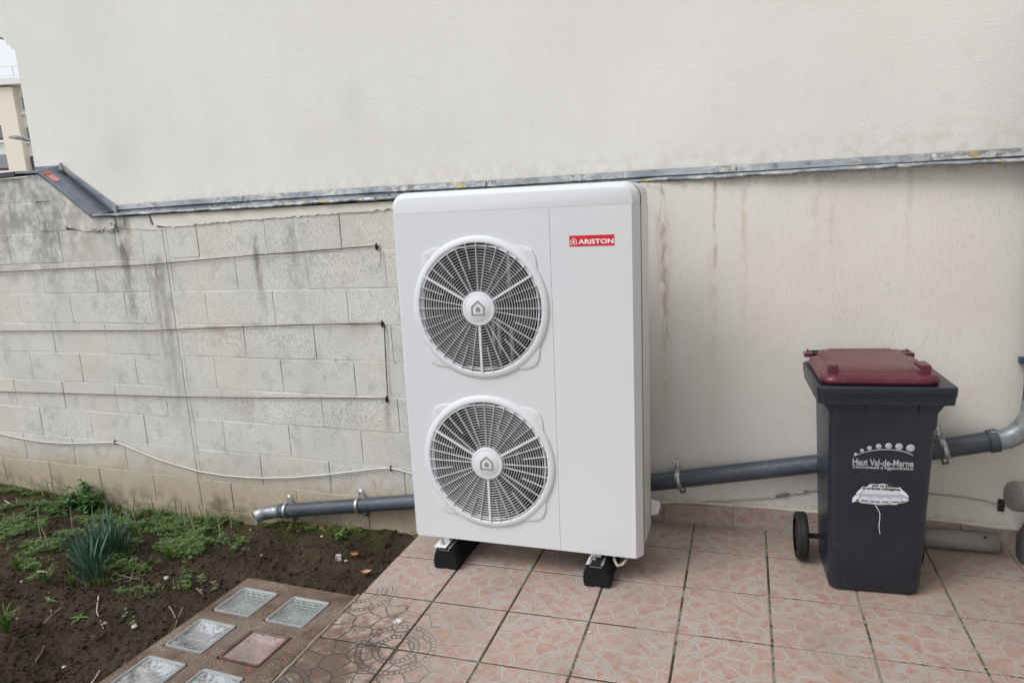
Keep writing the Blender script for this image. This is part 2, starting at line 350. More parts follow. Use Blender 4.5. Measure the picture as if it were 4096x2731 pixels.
    return k.done(c, k.m('ADD', 0.30, k.m('MULTIPLY', rub, 0.32)), nrm=k.bump(h, 0.6, 0.0022), spec=0.4)
M_TILE = tile_mat()
k = NM('grout'); p = k.pos(); o = k.xyz(p)
n1 = k.noise(p, 5, 4); n2 = k.noise(p, 55, 3)
c = k.mix(k.sm(k.m('ADD', n1, k.m('MULTIPLY', o[0], .12)), 0.38, 0.5), (0.062, 0.055, 0.042), (0.25, 0.235, 0.20))
c = k.mix(k.m('MULTIPLY', k.sm(n2, 0.5, 0.62), k.sm(n1, 0.62, 0.45)), c, (0.035, 0.042, 0.012))
c = k.mix(k.m('MULTIPLY', k.sm(o[0], -0.3, -1.3), 0.6), c, (0.045, 0.04, 0.028))
M_GROUT = k.done(c, 0.95, nrm=k.bump(n2, 0.6, 0.003), spec=0.1)
M_CONC = plain('rough_concrete', (0.30, 0.28, 0.25), 0.95, var=0.3, scale=12, bumpd=0.003)

# ---- soil
k = NM('soil'); p = k.pos(); o = k.xyz(p)
n1 = k.noise(p, 3.0, 5, 0.6); n2 = k.noise(p, 45, 5, 0.7); n3 = k.noise(p, 9, 4)
c = k.mix(k.sm(n1, 0.3, 0.7), (0.036, 0.026, 0.018), (0.082, 0.058, 0.039))
c = k.mix(k.m('MULTIPLY', k.sm(n2, 0.45, 0.7), 0.6), c, (0.105, 0.080, 0.058))
c = k.mix(k.m('MULTIPLY', k.sm(k.vor(p, 70), 0.22, 0.10), k.m('MULTIPLY', k.sm(n3, 0.5, 0.6), 0.35)), c, (0.20, 0.165, 0.12))
mo = k.m('MULTIPLY', k.sm(o[1], -0.25, -0.04), k.sm(n3, 0.42, 0.58))
c = k.mix(k.m('MULTIPLY', mo, 0.7), c, (0.07, 0.085, 0.02))
M_SOIL = k.done(c, 0.95, nrm=k.bump(k.m('ADD', n2, k.m('MULTIPLY', k.noise(p, 130, 4, 0.75), 0.9)), 1.0, 0.014), spec=0.15)

# ---- heat pump
M_WHITE = plain('white_enamel', (0.70, 0.725, 0.76), 0.32, var=0.015, scale=4)
k = NM('white_enamel_fine'); p = k.obj()
M_WHITE = k.done(k.mix(k.noise(p, 3, 2), (0.64, 0.66, 0.69), (0.67, 0.69, 0.715)), 0.36, nrm=k.bump(k.noise(p, 420, 2), 0.10, 0.0006), spec=0.45)
M_WPLAST = plain('white_plastic', (0.67, 0.69, 0.715), 0.38, var=0.01, scale=5)
M_CAVITY = plain('dark_cavity', (0.006, 0.0065, 0.008), 0.6, var=0.2)
M_BLADE = plain('fan_blade', (0.016, 0.017, 0.021), 0.30, var=0.1)
M_STEEL = plain('galvanised_steel', (0.44, 0.45, 0.46), 0.33, 0.85, var=0.2, scale=60)
M_BOLT = plain('bolt_steel', (0.50, 0.50, 0.49), 0.3, 0.9, var=0.15, scale=90)
M_RED = plain('red_print', (0.62, 0.010, 0.028), 0.35, var=0.02)
M_WPRINT = plain('white_print', (0.82, 0.82, 0.82), 0.4, var=0.01)
M_GPRINT = plain('grey_print', (0.24, 0.245, 0.255), 0.45, var=0.02)
k = NM('recycled_rubber'); p = k.obj()
n = k.noise(p, 260, 3, 0.7)
c = k.mix(k.sm(n, 0.62, 0.75), (0.010, 0.010, 0.011), (0.05, 0.05, 0.052))
M_RUBBER = k.done(c, 0.85, nrm=k.bump(n, 0.9, 0.003), spec=0.25)

# ---- pipes
k = NM('grey_pvc'); p = k.pos()
c = k.mix(k.sm(k.noise(p, 6, 4), 0.3, 0.7), (0.046, 0.056, 0.077), (0.070, 0.083, 0.110))
c = k.mix(k.m('MULTIPLY', k.sm(k.noise(k.mapv(p, (0.25, 1, 1)), 90, 3), 0.62, 0.72), 0.35), c, (0.28, 0.29, 0.31))
c = k.mix(k.sm(k.noise(k.mapv(p, (0.7, 1, 1)), 22, 4, 0.6), 0.70, 0.74), c, (0.40, 0.42, 0.44))
M_PVC = k.done(c, 0.42, nrm=k.bump(k.noise(k.mapv(p, (0.3, 1, 1)), 120, 3), 0.15, 0.001))
k = NM('aged_zinc_pipe'); p = k.pos()
c = k.mix(k.sm(k.noise(p, 18, 5), 0.35, 0.65), (0.20, 0.22, 0.235), (0.36, 0.38, 0.395))
c = k.mix(k.m('MULTIPLY', k.sm(k.noise(p, 40, 4), 0.6, 0.7), 0.5), c, (0.16, 0.14, 0.11))
M_ZPIPE = k.done(c, 0.42, 0.55, k.bump(k.noise(p, 50, 3), 0.2, 0.002))
M_GPIPE = plain('pale_grey_pvc', (0.275, 0.265, 0.245), 0.5, var=0.08, scale=9)
M_GCAP = plain('mid_grey_pvc', (0.17, 0.165, 0.16), 0.45, var=0.1, scale=20)
M_GCAPD = plain('dark_grey_pvc', (0.075, 0.078, 0.08), 0.55, var=0.2, scale=20)
k = NM('rusty_wire'); p = k.pos()
c = k.mix(k.sm(k.noise(p, 8, 4), 0.4, 0.6), (0.055, 0.042, 0.035), (0.17, 0.075, 0.03))
M_RUST = k.done(c, 0.85, 0.2)
M_RUSTD = plain('dark_rust', (0.045, 0.025, 0.02), 0.8, 0.2, var=0.4, scale=120, bumpd=0.002)
M_CABLE = plain('white_cable', (0.62, 0.62, 0.60), 0.45, var=0.06)
M_OLDCABLE = plain('weathered_cable', (0.42, 0.40, 0.34), 0.7, var=0.2, scale=20)

# ---- bin
k = NM('bin_plastic'); p = k.obj()
c = k.mix(k.sm(k.noise(p, 4, 4), 0.3, 0.7), (0.010, 0.015, 0.025), (0.015, 0.021, 0.034))
dz = k.sm(k.xyz(p)[2], 0.25, 0.0)
c = k.mix(k.m('MULTIPLY', k.sm(k.noise(p, 240, 2, 0.5), 0.68, 0.74), k.m('ADD', 0.15, k.m('MULTIPLY', dz, 0.5))), c, (0.22, 0.22, 0.21))
c = k.mix(k.m('MULTIPLY', k.sm(k.noise(k.mapv(p, (1, 1, 0.5)), 26, 5, 0.7), 0.60, 0.75), 0.34), c, (0.10, 0.11, 0.125))
M_BIN = k.done(c, k.m('ADD', 0.26, k.m('MULTIPLY', k.noise(p, 12, 4), 0.2)), nrm=k.bump(k.noise(p, 9, 2), 0.10, 0.01))
k = NM('burgundy_plastic'); p = k.obj()
c = k.mix(k.sm(k.noise(p, 6, 4), 0.3, 0.7), (0.085, 0.010, 0.022), (0.115, 0.018, 0.032))
c = k.mix(k.m('MULTIPLY', k.sm(k.noise(p, 15, 5, 0.7), 0.5, 0.75), 0.20), c, (0.20, 0.11, 0.11))
c = k.mix(k.m('MULTIPLY', k.sm(k.noise(p, 160, 2), 0.72, 0.75), 0.7), c, (0.5, 0.48, 0.46))
M_LID = k.done(c, k.m('ADD', 0.20, k.m('MULTIPLY', k.noise(p, 18, 4), 0.22)))
M_TYRE = plain('tyre_rubber', (0.012, 0.012, 0.013), 0.7, var=0.3, scale=60)
M_SILVER = plain('silver_print', (0.50, 0.51, 0.54), 0.35, 0.2, var=0.35, scale=90)
M_STICK = plain('sticker_paper', (0.66, 0.66, 0.70), 0.55, var=0.03)
M_STICKL = plain('sticker_lilac', (0.43, 0.45, 0.60), 0.55, var=0.10, scale=25)
M_INK = plain('black_ink', (0.02, 0.02, 0.022), 0.5)

# ---- glass block slab
k = NM('terrazzo_frame'); p = k.pos()
n1 = k.noise(p, 7, 5, 0.65)
c = k.mix(k.sm(n1, 0.35, 0.65), (0.09, 0.052, 0.035), (0.17, 0.125, 0.095))
c = k.mix(k.m('MULTIPLY', k.sm(k.noise(p, 28, 5, 0.7), 0.5, 0.7), 0.5), c, (0.05, 0.036, 0.027))
chip = k.m('MULTIPLY', k.sm(k.m('ADD', k.vor(p, 190), k.m('MULTIPLY', k.noise(p, 300, 2), .4)), 0.52, 0.38), k.sm(k.noise(p, 6.5, 5, 0.65), 0.45, 0.58))
c = k.mix(k.m('MULTIPLY', chip, 0.9), c, (0.58, 0.54, 0.47))
c = k.mix(k.m('MULTIPLY', k.sm(k.noise(p, 20, 4), 0.62, 0.7), 0.7), c, (0.21, 0.09, 0.045))
M_TERR = k.done(c, 0.85, nrm=k.bump(k.m('ADD', k.noise(p, 90, 3), chip), 0.6, 0.003))
def glass(name, tint, kind):
    k = NM(name); p = k.obj(); o = k.xyz(p)
    if kind == 'weave':
        a = k.m('SINE', k.m('MULTIPLY', o[0], 430)); b = k.m('SINE', k.m('MULTIPLY', o[1], 430))
        ch = k.m('SIGN', k.m('MULTIPLY', k.m('SINE', k.m('MULTIPLY', o[0], 215)), k.m('SINE', k.m('MULTIPLY', o[1], 215))))
        h = k.m('ADD', k.m('MULTIPLY', k.m('ADD', ch, 1), a), k.m('MULTIPLY', k.m('SUBTRACT', 1, ch), b)); st, di = 0.7, 0.002
    elif kind == 'wave':
        q = k.m('ADD', k.m('MULTIPLY', o[0], 22), k.m('MULTIPLY', o[1], 38))
        h = k.m('SINE', k.m('ADD', q, k.m('MULTIPLY', k.noise(p, 9, 3), 9))); st, di = 1.0, 0.012
    else:
        h = k.m('ADD', k.noise(p, 16, 2), k.m('MULTIPLY', k.sm(k.vor(p, 45), 0.25, 0.1), 0.5)); st, di = 0.9, 0.006
    cc = k.mix(k.sm(k.noise(p, 11, 4, 0.6), 0.35, 0.7), tuple(x*0.45 for x in tint), tint)
    return k.done(cc, 0.24, nrm=k.bump(h, st*0.75, di*0.8), trans=0.35, IOR=1.45)
M_GW = glass('woven_glass', (0.25, 0.285, 0.275), 'weave')
M_GV = glass('wavy_glass', (0.27, 0.28, 0.295), 'wave')
M_GP = glass('pink_glass', (0.28, 0.14, 0.13), 'bubble')
M_GRIM = plain('glass_edge', (0.42, 0.45, 0.46), 0.12, var=0.12, scale=30)
M_GBACK = plain('light_well', (0.16, 0.16, 0.155), 0.7, var=0.5, scale=14)

# ---- plants and litter
def leafmat(name, c1, c2, rough=0.5):
    k = NM(name); p = k.pos()
    c = k.mix(k.noise(p, 30, 3), c1, c2); return k.done(c, rough, spec=0.4, **{'Subsurface Weight': 0.0})
M_DAFF = leafmat('daffodil_leaf', (0.042, 0.098, 0.068), (0.090, 0.17, 0.115), 0.42)
M_DAFFB = leafmat('daffodil_base', (0.14, 0.20, 0.04), (0.20, 0.26, 0.08))
M_WEED = leafmat('weed_leaf', (0.035, 0.10, 0.022), (0.075, 0.17, 0.04))
M_GRASS = leafmat('grass_blade', (0.05, 0.12, 0.018), (0.13, 0.22, 0.04))
M_COVER = leafmat('chickweed_leaf', (0.045, 0.10, 0.025), (0.15, 0.22, 0.07))
M_MOSS = leafmat('moss', (0.06, 0.09, 0.012), (0.12, 0.15, 0.03), 0.9)
M_TWIG = plain('dry_twig', (0.21, 0.145, 0.10), 0.85, var=0.4, scale=25)
M_TWIGP = plain('bleached_twig', (0.42, 0.36, 0.29), 0.85, var=0.3, scale=25)
M_STONE = plain('pebble', (0.25, 0.19, 0.135), 0.85, var=0.4, scale=20, bumpd=0.002)
M_LEAFD = plain('dead_leaf', (0.36, 0.13, 0.055), 0.7, var=0.3, scale=30)
M_PAPER = plain('white_scrap', (0.60, 0.60, 0.58), 0.6)
M_TAPEP = plain('faded_tape', (0.60, 0.24, 0.21), 0.5, var=0.1)
M_TAPER = plain('orange_tape', (0.62, 0.09, 0.03), 0.45, var=0.1)
# ---- far building
M_BW = plain('white_facade', (0.88, 0.86, 0.83), 0.85, var=0.02)
M_BB = plain('beige_facade', (0.90, 0.80, 0.68), 0.85, var=0.04)
M_SHUT = plain('grey_shutter', (0.27, 0.28, 0.30), 0.7, var=0.05)
M_BROWN = plain('brown_frame', (0.075, 0.04, 0.035), 0.6)
M_PANE = plain('window_pane', (0.20, 0.21, 0.21), 0.2)
M_ROOFD = plain('chimney_cap', (0.06, 0.055, 0.05), 0.8)
M_LAMP = plain('lamp_housing', (0.16, 0.19, 0.20), 0.5)

# ================================================================== SETTING
b = MB(); b.quad((-400, -300, -0.75), (400, -300, -0.75), (400, 600, -0.75), (-400, 600, -0.75))
tag(b.build('ground', plain('far_ground', (0.16, 0.155, 0.14), 0.95, var=0.2, scale=1)), 'grey street level ground far behind the walls', kind='structure')

def soil_z(x, y):
    z = -0.325 + 0.03*math.sin(x*2.1+0.5) * math.cos(y*2.3)
    z += 0.05*max(0.0, min(1.0, (x+2.9)/1.0))*max(0.0, min(1.0, 1+y/0.6)) if y > -0.6 else 0
    n = mnoise.fractal(Vector((x*4, y*4, 0)), 0.9, 2.0, 3)*0.030
    rough_ = 0.5+0.5*max(0.0, min(1.0, -y*1.2)) 
    n2 = abs(mnoise.noise(Vector((x*15, y*15, 3))))*0.020 + abs(mnoise.noise(Vector((x*34, y*34, 7))))*0.015 + mnoise.noise(Vector((x*70, y*70, 1)))*0.010
    return z + n + n2*rough_
XS0, XS1, YS0, YS1 = -6.6, -1.60, -2.7, 0.03
NX, NY = 760, 410
vsl = []
for j in range(NY+1):
    for i in range(NX+1):
        x = XS0+(XS1-XS0)*i/NX; y = YS0+(YS1-YS0)*j/NY
        vsl.append((x, y, soil_z(x, y)))
b = MB(); b.add(vsl, [(j*(NX+1)+i, j*(NX+1)+i+1, (j+1)*(NX+1)+i+1, (j+1)*(NX+1)+i) for j in range(NY) for i in range(NX)])
so = b.build('soil', M_SOIL, smooth=180)
tag(so, 'dark brown crumbly garden soil below the block wall', kind='structure')
def clump(b, c, r, n=6):
    c = Vector(c); rings = []
    ph = random.random()*6
    b_ = [[c+Vector((math.cos(2*math.pi*k/n+ph)*r*q*random.uniform(.8,1.2), math.sin(2*math.pi*k/n+ph)*r*q*random.uniform(.8,1.2), r*hh)) for k in range(n)] for q, hh in ((.8,-.4),(1,.1),(.7,.6),(.1,.8))]
    b.loft(b_, False, True)
b = MB()
for i in range(7000):
    y = -random.random()**0.8*2.0; x = random.uniform(-5.4, -1.75)
    if y < -0.95 and x > -2.3: continue
    r = random.choice([.003, .004, .005, .006, .008, .011]) * random.uniform(.7, 1.3)
    if random.random() < 0.02: r *= 2.0
    clump(b, (x, y, soil_z(x, y)+r*0.25), r, 5)
tag(b.build('soil_crumbs', M_SOIL), 'loose dark crumbs and clods of earth scattered over the bed', kind='stuff')

# patio: base, grout and every tile
TS, TA = 0.3154, R(3.569)
TO = Vector((-1.3129, -0.9742, 0))
ec, er = Vector((math.cos(TA), math.sin(TA), 0)), Vector((-math.sin(TA), math.cos(TA), 0))
def grid(c_, r_): return TO + ec*(c_*TS) + er*(r_*TS)
pat = bpy.data.objects.new('patio', None); col.objects.link(pat); tag(pat, 'terrace paved with pink stone-print tiles', kind='structure')
b = MB(); a0, a1, a2, a3 = grid(-1, -6), grid(8, -6), grid(8, 3.6), grid(-1, 3.6)
e_ = ec*0.012
b.prism([(a0+e_)+Vector((0,0,-.55)), a1+Vector((0,0,-.55)), a2+Vector((0,0,-.55)), (a3+e_)+Vector((0,0,-.55))], (0, 0, 0.536))
b.build('slab', M_CONC, pat)
b = MB(); b.prism([a0+ec*.004+Vector((0,0,-.0138)), a1+Vector((0,0,-.0138)), a2+Vector((0,0,-.0138)), a3+ec*.004+Vector((0,0,-.0138))], (0, 0, 0.0108))
b.build('grout', M_GROUT, pat)
tm = MB(); h_ = TS/2-0.0043
tm.loft([[(s_*(h_-i_), t_*(h_-i_), z_) for s_, t_ in ((-1,-1),(1,-1),(1,1),(-1,1))] for z_, i_ in ((-.0135, 0), (-.0015, 0), (0, .0018))], True, True)
tme = tm.mesh('tile', M_TILE)
for r_ in range(-6, 3):
    for c_ in range(-1, 8):
        o = link('tile', tme, pat); q = grid(c_+.5, r_+.5)
        dz = random.uniform(-.0008, .0006)
        o.location = (q.x, q.y, dz); o.rotation_euler = (random.uniform(-.002,.002), random.uniform(-.002,.002), TA + (math.pi/2 if (c_+r_) % 2 == 0 else 0) + random.uniform(-.003,.003))

# ---- block wall
bw = empty('block_wall', 'weathered grey concrete block wall left of the white heat pump', 'wall', (-3.3, 0.1, -0.4))
BW = Vector((-3.3, 0.1, -0.4))
def lb(v): return Vector(v)-BW
Z0 = 1.534
def zc(k_): return Z0-0.2*k_
# core behind the blocks
b = MB()
core = [(-6.6, 0.012, -0.6), (-1.05, 0.012, -0.6), (-1.05, 0.012, 1.565), (-4.09, 0.012, 1.60), (-4.52, 0.012, 1.89), (-6.6, 0.012, 1.84)]
b.prism([lb(q) for q in core], (0, 0.135, 0)); b.build('core', M_DARKGAP, bw)
b = MB()      # bedding joints
for kk in range(-1, 11):
    z = zc(kk); x1 = -1.06
    if kk == -1: x1 = -4.42
    zz0, zz1 = z-0.0052, z+0.0052
    n = int((x1+6.6)/0.04); pts = []
    for i in range(n):
        xa = -6.6+i*(x1+6.6)/n; xb = -6.6+(i+1)*(x1+6.6)/n
        ya, yb = [0.0015+0.0025*mnoise.noise(Vector((q*9, kk*7.3, 0))) for q in (xa, xb)]
        b.quad(lb((xa, ya, zz0)), lb((xb, yb, zz0)), lb((xb, yb, zz1)), lb((xa, ya, zz1)))
b.build('mortar_joint', M_MORTAR, bw, smooth=180)
blk_cache = {}
def block_mesh(wd, hh, v):
    key = (round(wd, 3), round(hh, 3), v)
    if key not in blk_cache:
        m = MB(); rr = random.Random(v*91+7); nx = max(2, int(wd/0.1)); j = 0.0016
        # front outline walked with small chips
        def edge():
            pts = []
            for i in range(nx): pts.append((-wd/2+wd*i/nx, -hh/2))
            pts += [(wd/2, -hh/2), (wd/2, 0)]
            for i in range(nx): pts.append((wd/2-wd*i/nx, hh/2))
            pts += [(-wd/2, hh/2), (-wd/2, 0)]
            return pts
        e = edge(); out = [(x+rr.uniform(-j, j), z+rr.uniform(-j, j)) for x, z in e]
        inn = [(x*(1-0.005/wd)+rr.uniform(-j, j)*.6, z*(1-0.005/hh)+rr.uniform(-j, j)*.6) for x, z in out]
        m.loft([[(x, 0.02, z) for x, z in out], [(x, 0.0018, z) for x, z in out], [(x, 0, z) for x, z in inn]], False, True)
        blk_cache[key] = m.mesh('brick', M_BLOCK)
    return blk_cache[key]
def lay(xa, xb, kk, top=None):
    z0_, z1_ = zc(kk+1)+0.0030, (zc(kk)-0.0030 if top is None else top)
    g = 0.0013; wd = xb-xa-2*g
    if wd < 0.03: return
    o = link('brick', block_mesh(wd, z1_-z0_, random.randrange(4)), bw)
    o.location = lb(((xa+xb)/2, random.uniform(-0.0025, 0.0015), (z0_+z1_)/2))
    o.rotation_euler = (random.uniform(-.003,.003), random.uniform(-.003,.003), random.uniform(-.003,.003))
for kk in range(0, 10):
    offr = -2.26 if kk % 2 == 0 else -2.0
    xs = [offr+0.502*i for i in range(-8, 4)]
    xr = [x for x in xs if -3.40 < x < -1.10]
    xr = [-3.50] + xr + [-1.06]
    for a, b_ in zip(xr, xr[1:]): lay(a, b_, kk)
    offl = -3.925 if kk % 2 == 0 else -4.145
    xl = sorted([offl-0.5*i for i in range(0, 6) if offl-0.5*i > -6.5])
    xl = [-6.6]+xl+[-3.70]
    for a, b_ in zip(xl, xl[1:]):
        lay(a, b_, kk)
for a, b_ in ((-6.6, -6.34), (-6.34, -5.84), (-5.84, -5.34), (-5.34, -4.85), (-4.85, -4.345)): lay(a, b_, -1)
for a, b_ in ((-6.6, -6.1), (-6.1, -5.6), (-5.6, -5.1), (-5.1, -4.60)): lay(a, b_, -2, 1.895)
# cast concrete column with the crack beside it
b = MB()
def crackx(z, s=0.0): return -3.527 + 0.010*mnoise.noise(Vector((0, 0, z*7+s))) + 0.006*mnoise.noise(Vector((0, 3, z*25+s))) + (0.035*(1.36-z)/0.4*-1 if z > 0.96 else 0)*0
zs = [-0.6+i*(1.52+0.6)/90 for i in range(91)]
pl = []
for z in zs: pl.append((crackx(z)-0.001, z))
lf = [(-3.704+0.010*mnoise.noise(Vector((1, 2, z*11))), z) for z in zs]
vv = []; ff = []
for i in range(91):
    vv += [lb((lf[i][0], 0.02, lf[i][1])), lb((lf[i][0]+.002, -0.0005, lf[i][1])), lb((pl[i][0]-.002, -0.001, pl[i][1])), lb((pl[i][0], 0.02, pl[i][1]))]
for i in range(90):
    for j in range(3): ff.append((i*4+j, i*4+j+1, i*4+j+5, i*4+j+4))
b.add(vv, ff); b.build('concrete_column', M_COLUMN, bw, smooth=60)
vv = []; ff = []
b = MB()
for i in range(91): vv += [lb((pl[i][0]+0.0015, 0.02, zs[i])), lb((pl[i][0]+0.0025, 0.0, zs[i])), lb((-3.500, 0.0005, zs[i])), lb((-3.4985, 0.02, zs[i]))]
for i in range(90):
    for j in range(3): ff.append((i*4+j, i*4+j+1, i*4+j+5, i*4+j+4))
b.add(vv, ff); b.build('column_edge', M_COLUMN, bw, smooth=60)
# ragged mortar patch under the sloping flashing, cream render band under the level one
def ragged(poly, amp, step=0.02, seed=1, keep=()):
    out = []; n = len(poly)
    for i in range(n):
        a, b_ = Vector(poly[i]), Vector(poly[(i+1) % n]); m = max(1, int((b_-a).length/step))
        for j in range(m):
            q = a.lerp(b_, j/m)
            if i not in keep: q = q+Vector((mnoise.noise(Vector((q.x*30, q.z*30, seed))), 0, mnoise.noise(Vector((q.x*30, q.z*30, seed+9)))))*amp
            out.append(q)
    return out
tri = [(-4.52, 0, 1.905), (-4.09, 0, 1.615), (-3.90, 0, 1.60), (-3.89, 0, 1.54), (-3.93, 0, 1.532), (-4.16, 0, 1.525), (-4.335, 0, 1.56), (-4.36, 0, 1.66), (-4.44, 0, 1.73), (-4.60, 0, 1.735), (-4.595, 0, 1.885)]
b = MB(); b.prism([lb(q+Vector((0, -.006, 0))) for q in ragged(tri, 0.010, keep=(0, 1, 10, 9))], (0, 0.018, 0)); b.build('mortar_patch', M_MORTAR, bw)
band = [(-3.91, 0, 1.598), (-1.06, 0, 1.568), (-1.06, 0, 1.545), (-1.9, 0, 1.541), (-2.3, 0, 1.538), (-3.1, 0, 1.532), (-3.5, 0, 1.528), (-3.62, 0, 1.555), (-3.90, 0, 1.54)]
bq = [(-3.6, 0, 1.598), (-1.06, 0, 1.572), (-1.06, 0, 1.540), (-1.9, 0, 1.540), (-2.3, 0, 1.536), (-3.1, 0, 1.530), (-3.42, 0, 1.518), (-3.58, 0, 1.535)]
b = MB(); b.prism([lb(q+Vector((0, -.007, 0))) for q in ragged(bq, 0.011, 0.012, 4, keep=(0,))], (0, 0.019, 0)); b.build('render_band', M_CREAM, bw)
bq = [(-3.90, 0, 1.60), (-3.62, 0, 1.596), (-3.60, 0, 1.540), (-3.50, 0, 1.505), (-3.70, 0, 1.515), (-3.88, 0, 1.535)]
b = MB(); b.prism([lb(q+Vector((0, -.004, 0))) for q in ragged(bq, 0.008, 0.015, 8, keep=(0,))], (0, 0.016, 0)); b.build('mortar_patch', M_MORTAR, bw)
# crumbled hole of loose mortar
b = MB()
for i in range(26):
    q = Vector((random.uniform(-4.12, -3.93), -0.004, 1.532+random.uniform(-.012, .012)))
    clump(b, lb(q), random.uniform(.005, .013))
for i in range(14):
    q = Vector((-3.915+random.uniform(-.02, .02), -0.006, 1.535+random.uniform(-.02, .035))); clump(b, lb(q), random.uniform(.006, .014))
tag(b.build('loose_mortar', M_MORTAR, bw, smooth=50), kind='stuff')
# dark coping at the left end
b = MB(); c0, c1 = on_wall((-400, 745), -0.02), on_wall((60, 694), -0.02)
vv = []; 
for q in (c0, c1):
    for yy, dz in ((-0.025, -0.018), (-0.025, 0.012), (0.17, 0.028), (0.17, 0.0)): vv.append(lb((q.x, yy, q.z+dz)))
b.add(vv, [(0,1,5,4),(1,2,6,5),(2,3,7,6),(3,0,4,7),(0,3,2,1),(4,5,6,7)]); b.build('coping', M_DARKCAP, bw)

# ---- upper house wall
hz = on_wall((60, 200), 0.135)
HX = -4.725
zt = lambda x: 1.6735 - 0.0125*(x+4.06)     # lower edge, above the flashing
outline = [(HX, 1.968), (-4.495, 1.962), (-4.062, zt(-4.062)+0.004), (-3.4, zt(-3.4)), (-2.4, zt(-2.4)), (-1.4, zt(-1.4)), (-0.4, zt(-.4)), (1.1, zt(1.1))]
prof = []
for px in ((59, 200), (45, 196), (39, 182), (27, 180), (20, 165), (11, 153), (0, 148), (-60, 146)):
    q = on_wall(px, 0.135); prof.append((q.x, q.z))
poly = outline + [(1.1, 4.6), (prof[-1][0], 4.6)] + prof[::-1]
hw = empty('house', 'pale rendered side wall of the house above the zinc flashing', 'house', (-2, 0.3, 0))
b = MB(); b.prism([Vector((x+2, 0.135-0.3, z)) for x, z in poly], (0, 0.8, 0))
b.build('wall', M_RENDER, hw)
b = MB(); b.box((-2.6, 0.152-0.3, -0.6), (3.3, 0.50, 1.95)); b.build('lower_wall', M_DARKGAP, hw)
b = MB(); b.box((HX+2.03, 0.52, 1.2), (3.1, 3.5, 4.6)); b.build('rear_wall', M_RENDER, hw)

# ---- rendered wall on the right
rw = empty('rendered_wall', 'cream scratch-rendered low wall between the heat pump and the drainpipe', 'wall', (0, 0, 0))
b = MB(); XA, XB = -1.12, 1.12
b.prism([(XA, wy(XA), -0.1), (XB, wy(XB), -0.1), (XB, wy(XB), 1.575), (XA, wy(XA), 1.592)], (0, 0.14, 0)); b.build('wall', M_SCRATCH, rw)
# thin mortar line on top of the skirting
pts = [on_rwall(q, 0.006) for q in ((2480, 2003), (2656, 2006), (2760, 2006), (2900, 2017), (3080, 2030), (3260, 2048), (3560, 2062), (3720, 2074), (3850, 2088), (4000, 2108), (4200, 2130))]
b = MB(); b.tube(pts, [0.009+0.002*math.sin(i*2.3) for i in range(len(pts))], 6); b.build('mortar_fillet', M_CREAM, rw, smooth=60)

# skirting tiles
sk = empty('skirting', 'row of pink stone-print skirting tiles along the foot of the cream wall', 'skirting', (0, 0, 0))
joints = [(2360, 2000), (2656, 2013), (2931, 2025), (3205, 2045), (3500, 2063), (3844, 2090), (4200, 2125)]
for a, b_ in zip(joints, joints[1:]):
    A, B = on_rwall(a, 0.012), on_rwall(b_, 0.012); mid_ = (A+B)/2; L_ = (B-A).length-0.005; H_ = min(A.z, B.z)-0.004
    m = MB(); zt0, zt1 = A.z-0.002, B.z-0.002
    m.add([(-L_/2,-.006,-.004),(L_/2,-.006,-.004),(L_/2,-.006,zt1),(-L_/2,-.006,zt0),(-L_/2,.012,-.004),(L_/2,.012,-.004),(L_/2,.012,zt1),(-L_/2,.012,zt0)],
          [(0,1,2,3),(4,7,6,5),(3,2,6,7),(0,3,7,4),(1,5,6,2),(0,4,5,1)])
    o = m.build('tile', None or M_TILE, sk); bevel(o, .0015, 1)
    # lay the tile's print upright: rotate the mesh data so that the print's plane is the visible face
    me = o.data; me.transform(Matrix.Rotation(R(90), 4, 'X')); o.rotation_euler = (R(-90), 0, 0)
    pm = Matrix.Translation((mid_.x, mid_.y+.006, 0.0)) @ Matrix.Rotation(math.atan(WS), 4, 'Z') @ Matrix.Rotation(R(-90), 4, 'X')
    # keep the print centred differently per piece
    sh = Matrix.Translation((random.choice((-.06, .0, .05)), random.choice((0.02, -.05)), 0))
    me.transform(sh); o.matrix_local = pm @ sh.inverted()

# ---- unseen wall and slab added to shade the right; the pipes suggest a corner
ew = empty('shade_wall', 'unseen pale rendered wall added on the right to shade the terrace corner', 'wall', (1.08, -1.2, 0))
b = MB(); b.box((0, -3.2, -0.2), (0.25, 1.3, 5.2)); b.build('wall', M_RENDER, ew)
b = MB(); b.box((-1.10, -2.0, 2.32), (-0.001, 0.10, 2.46)); b.build('shade_slab', M_RENDER, ew)  # overhead slab added out of frame, only to darken the upper right wall

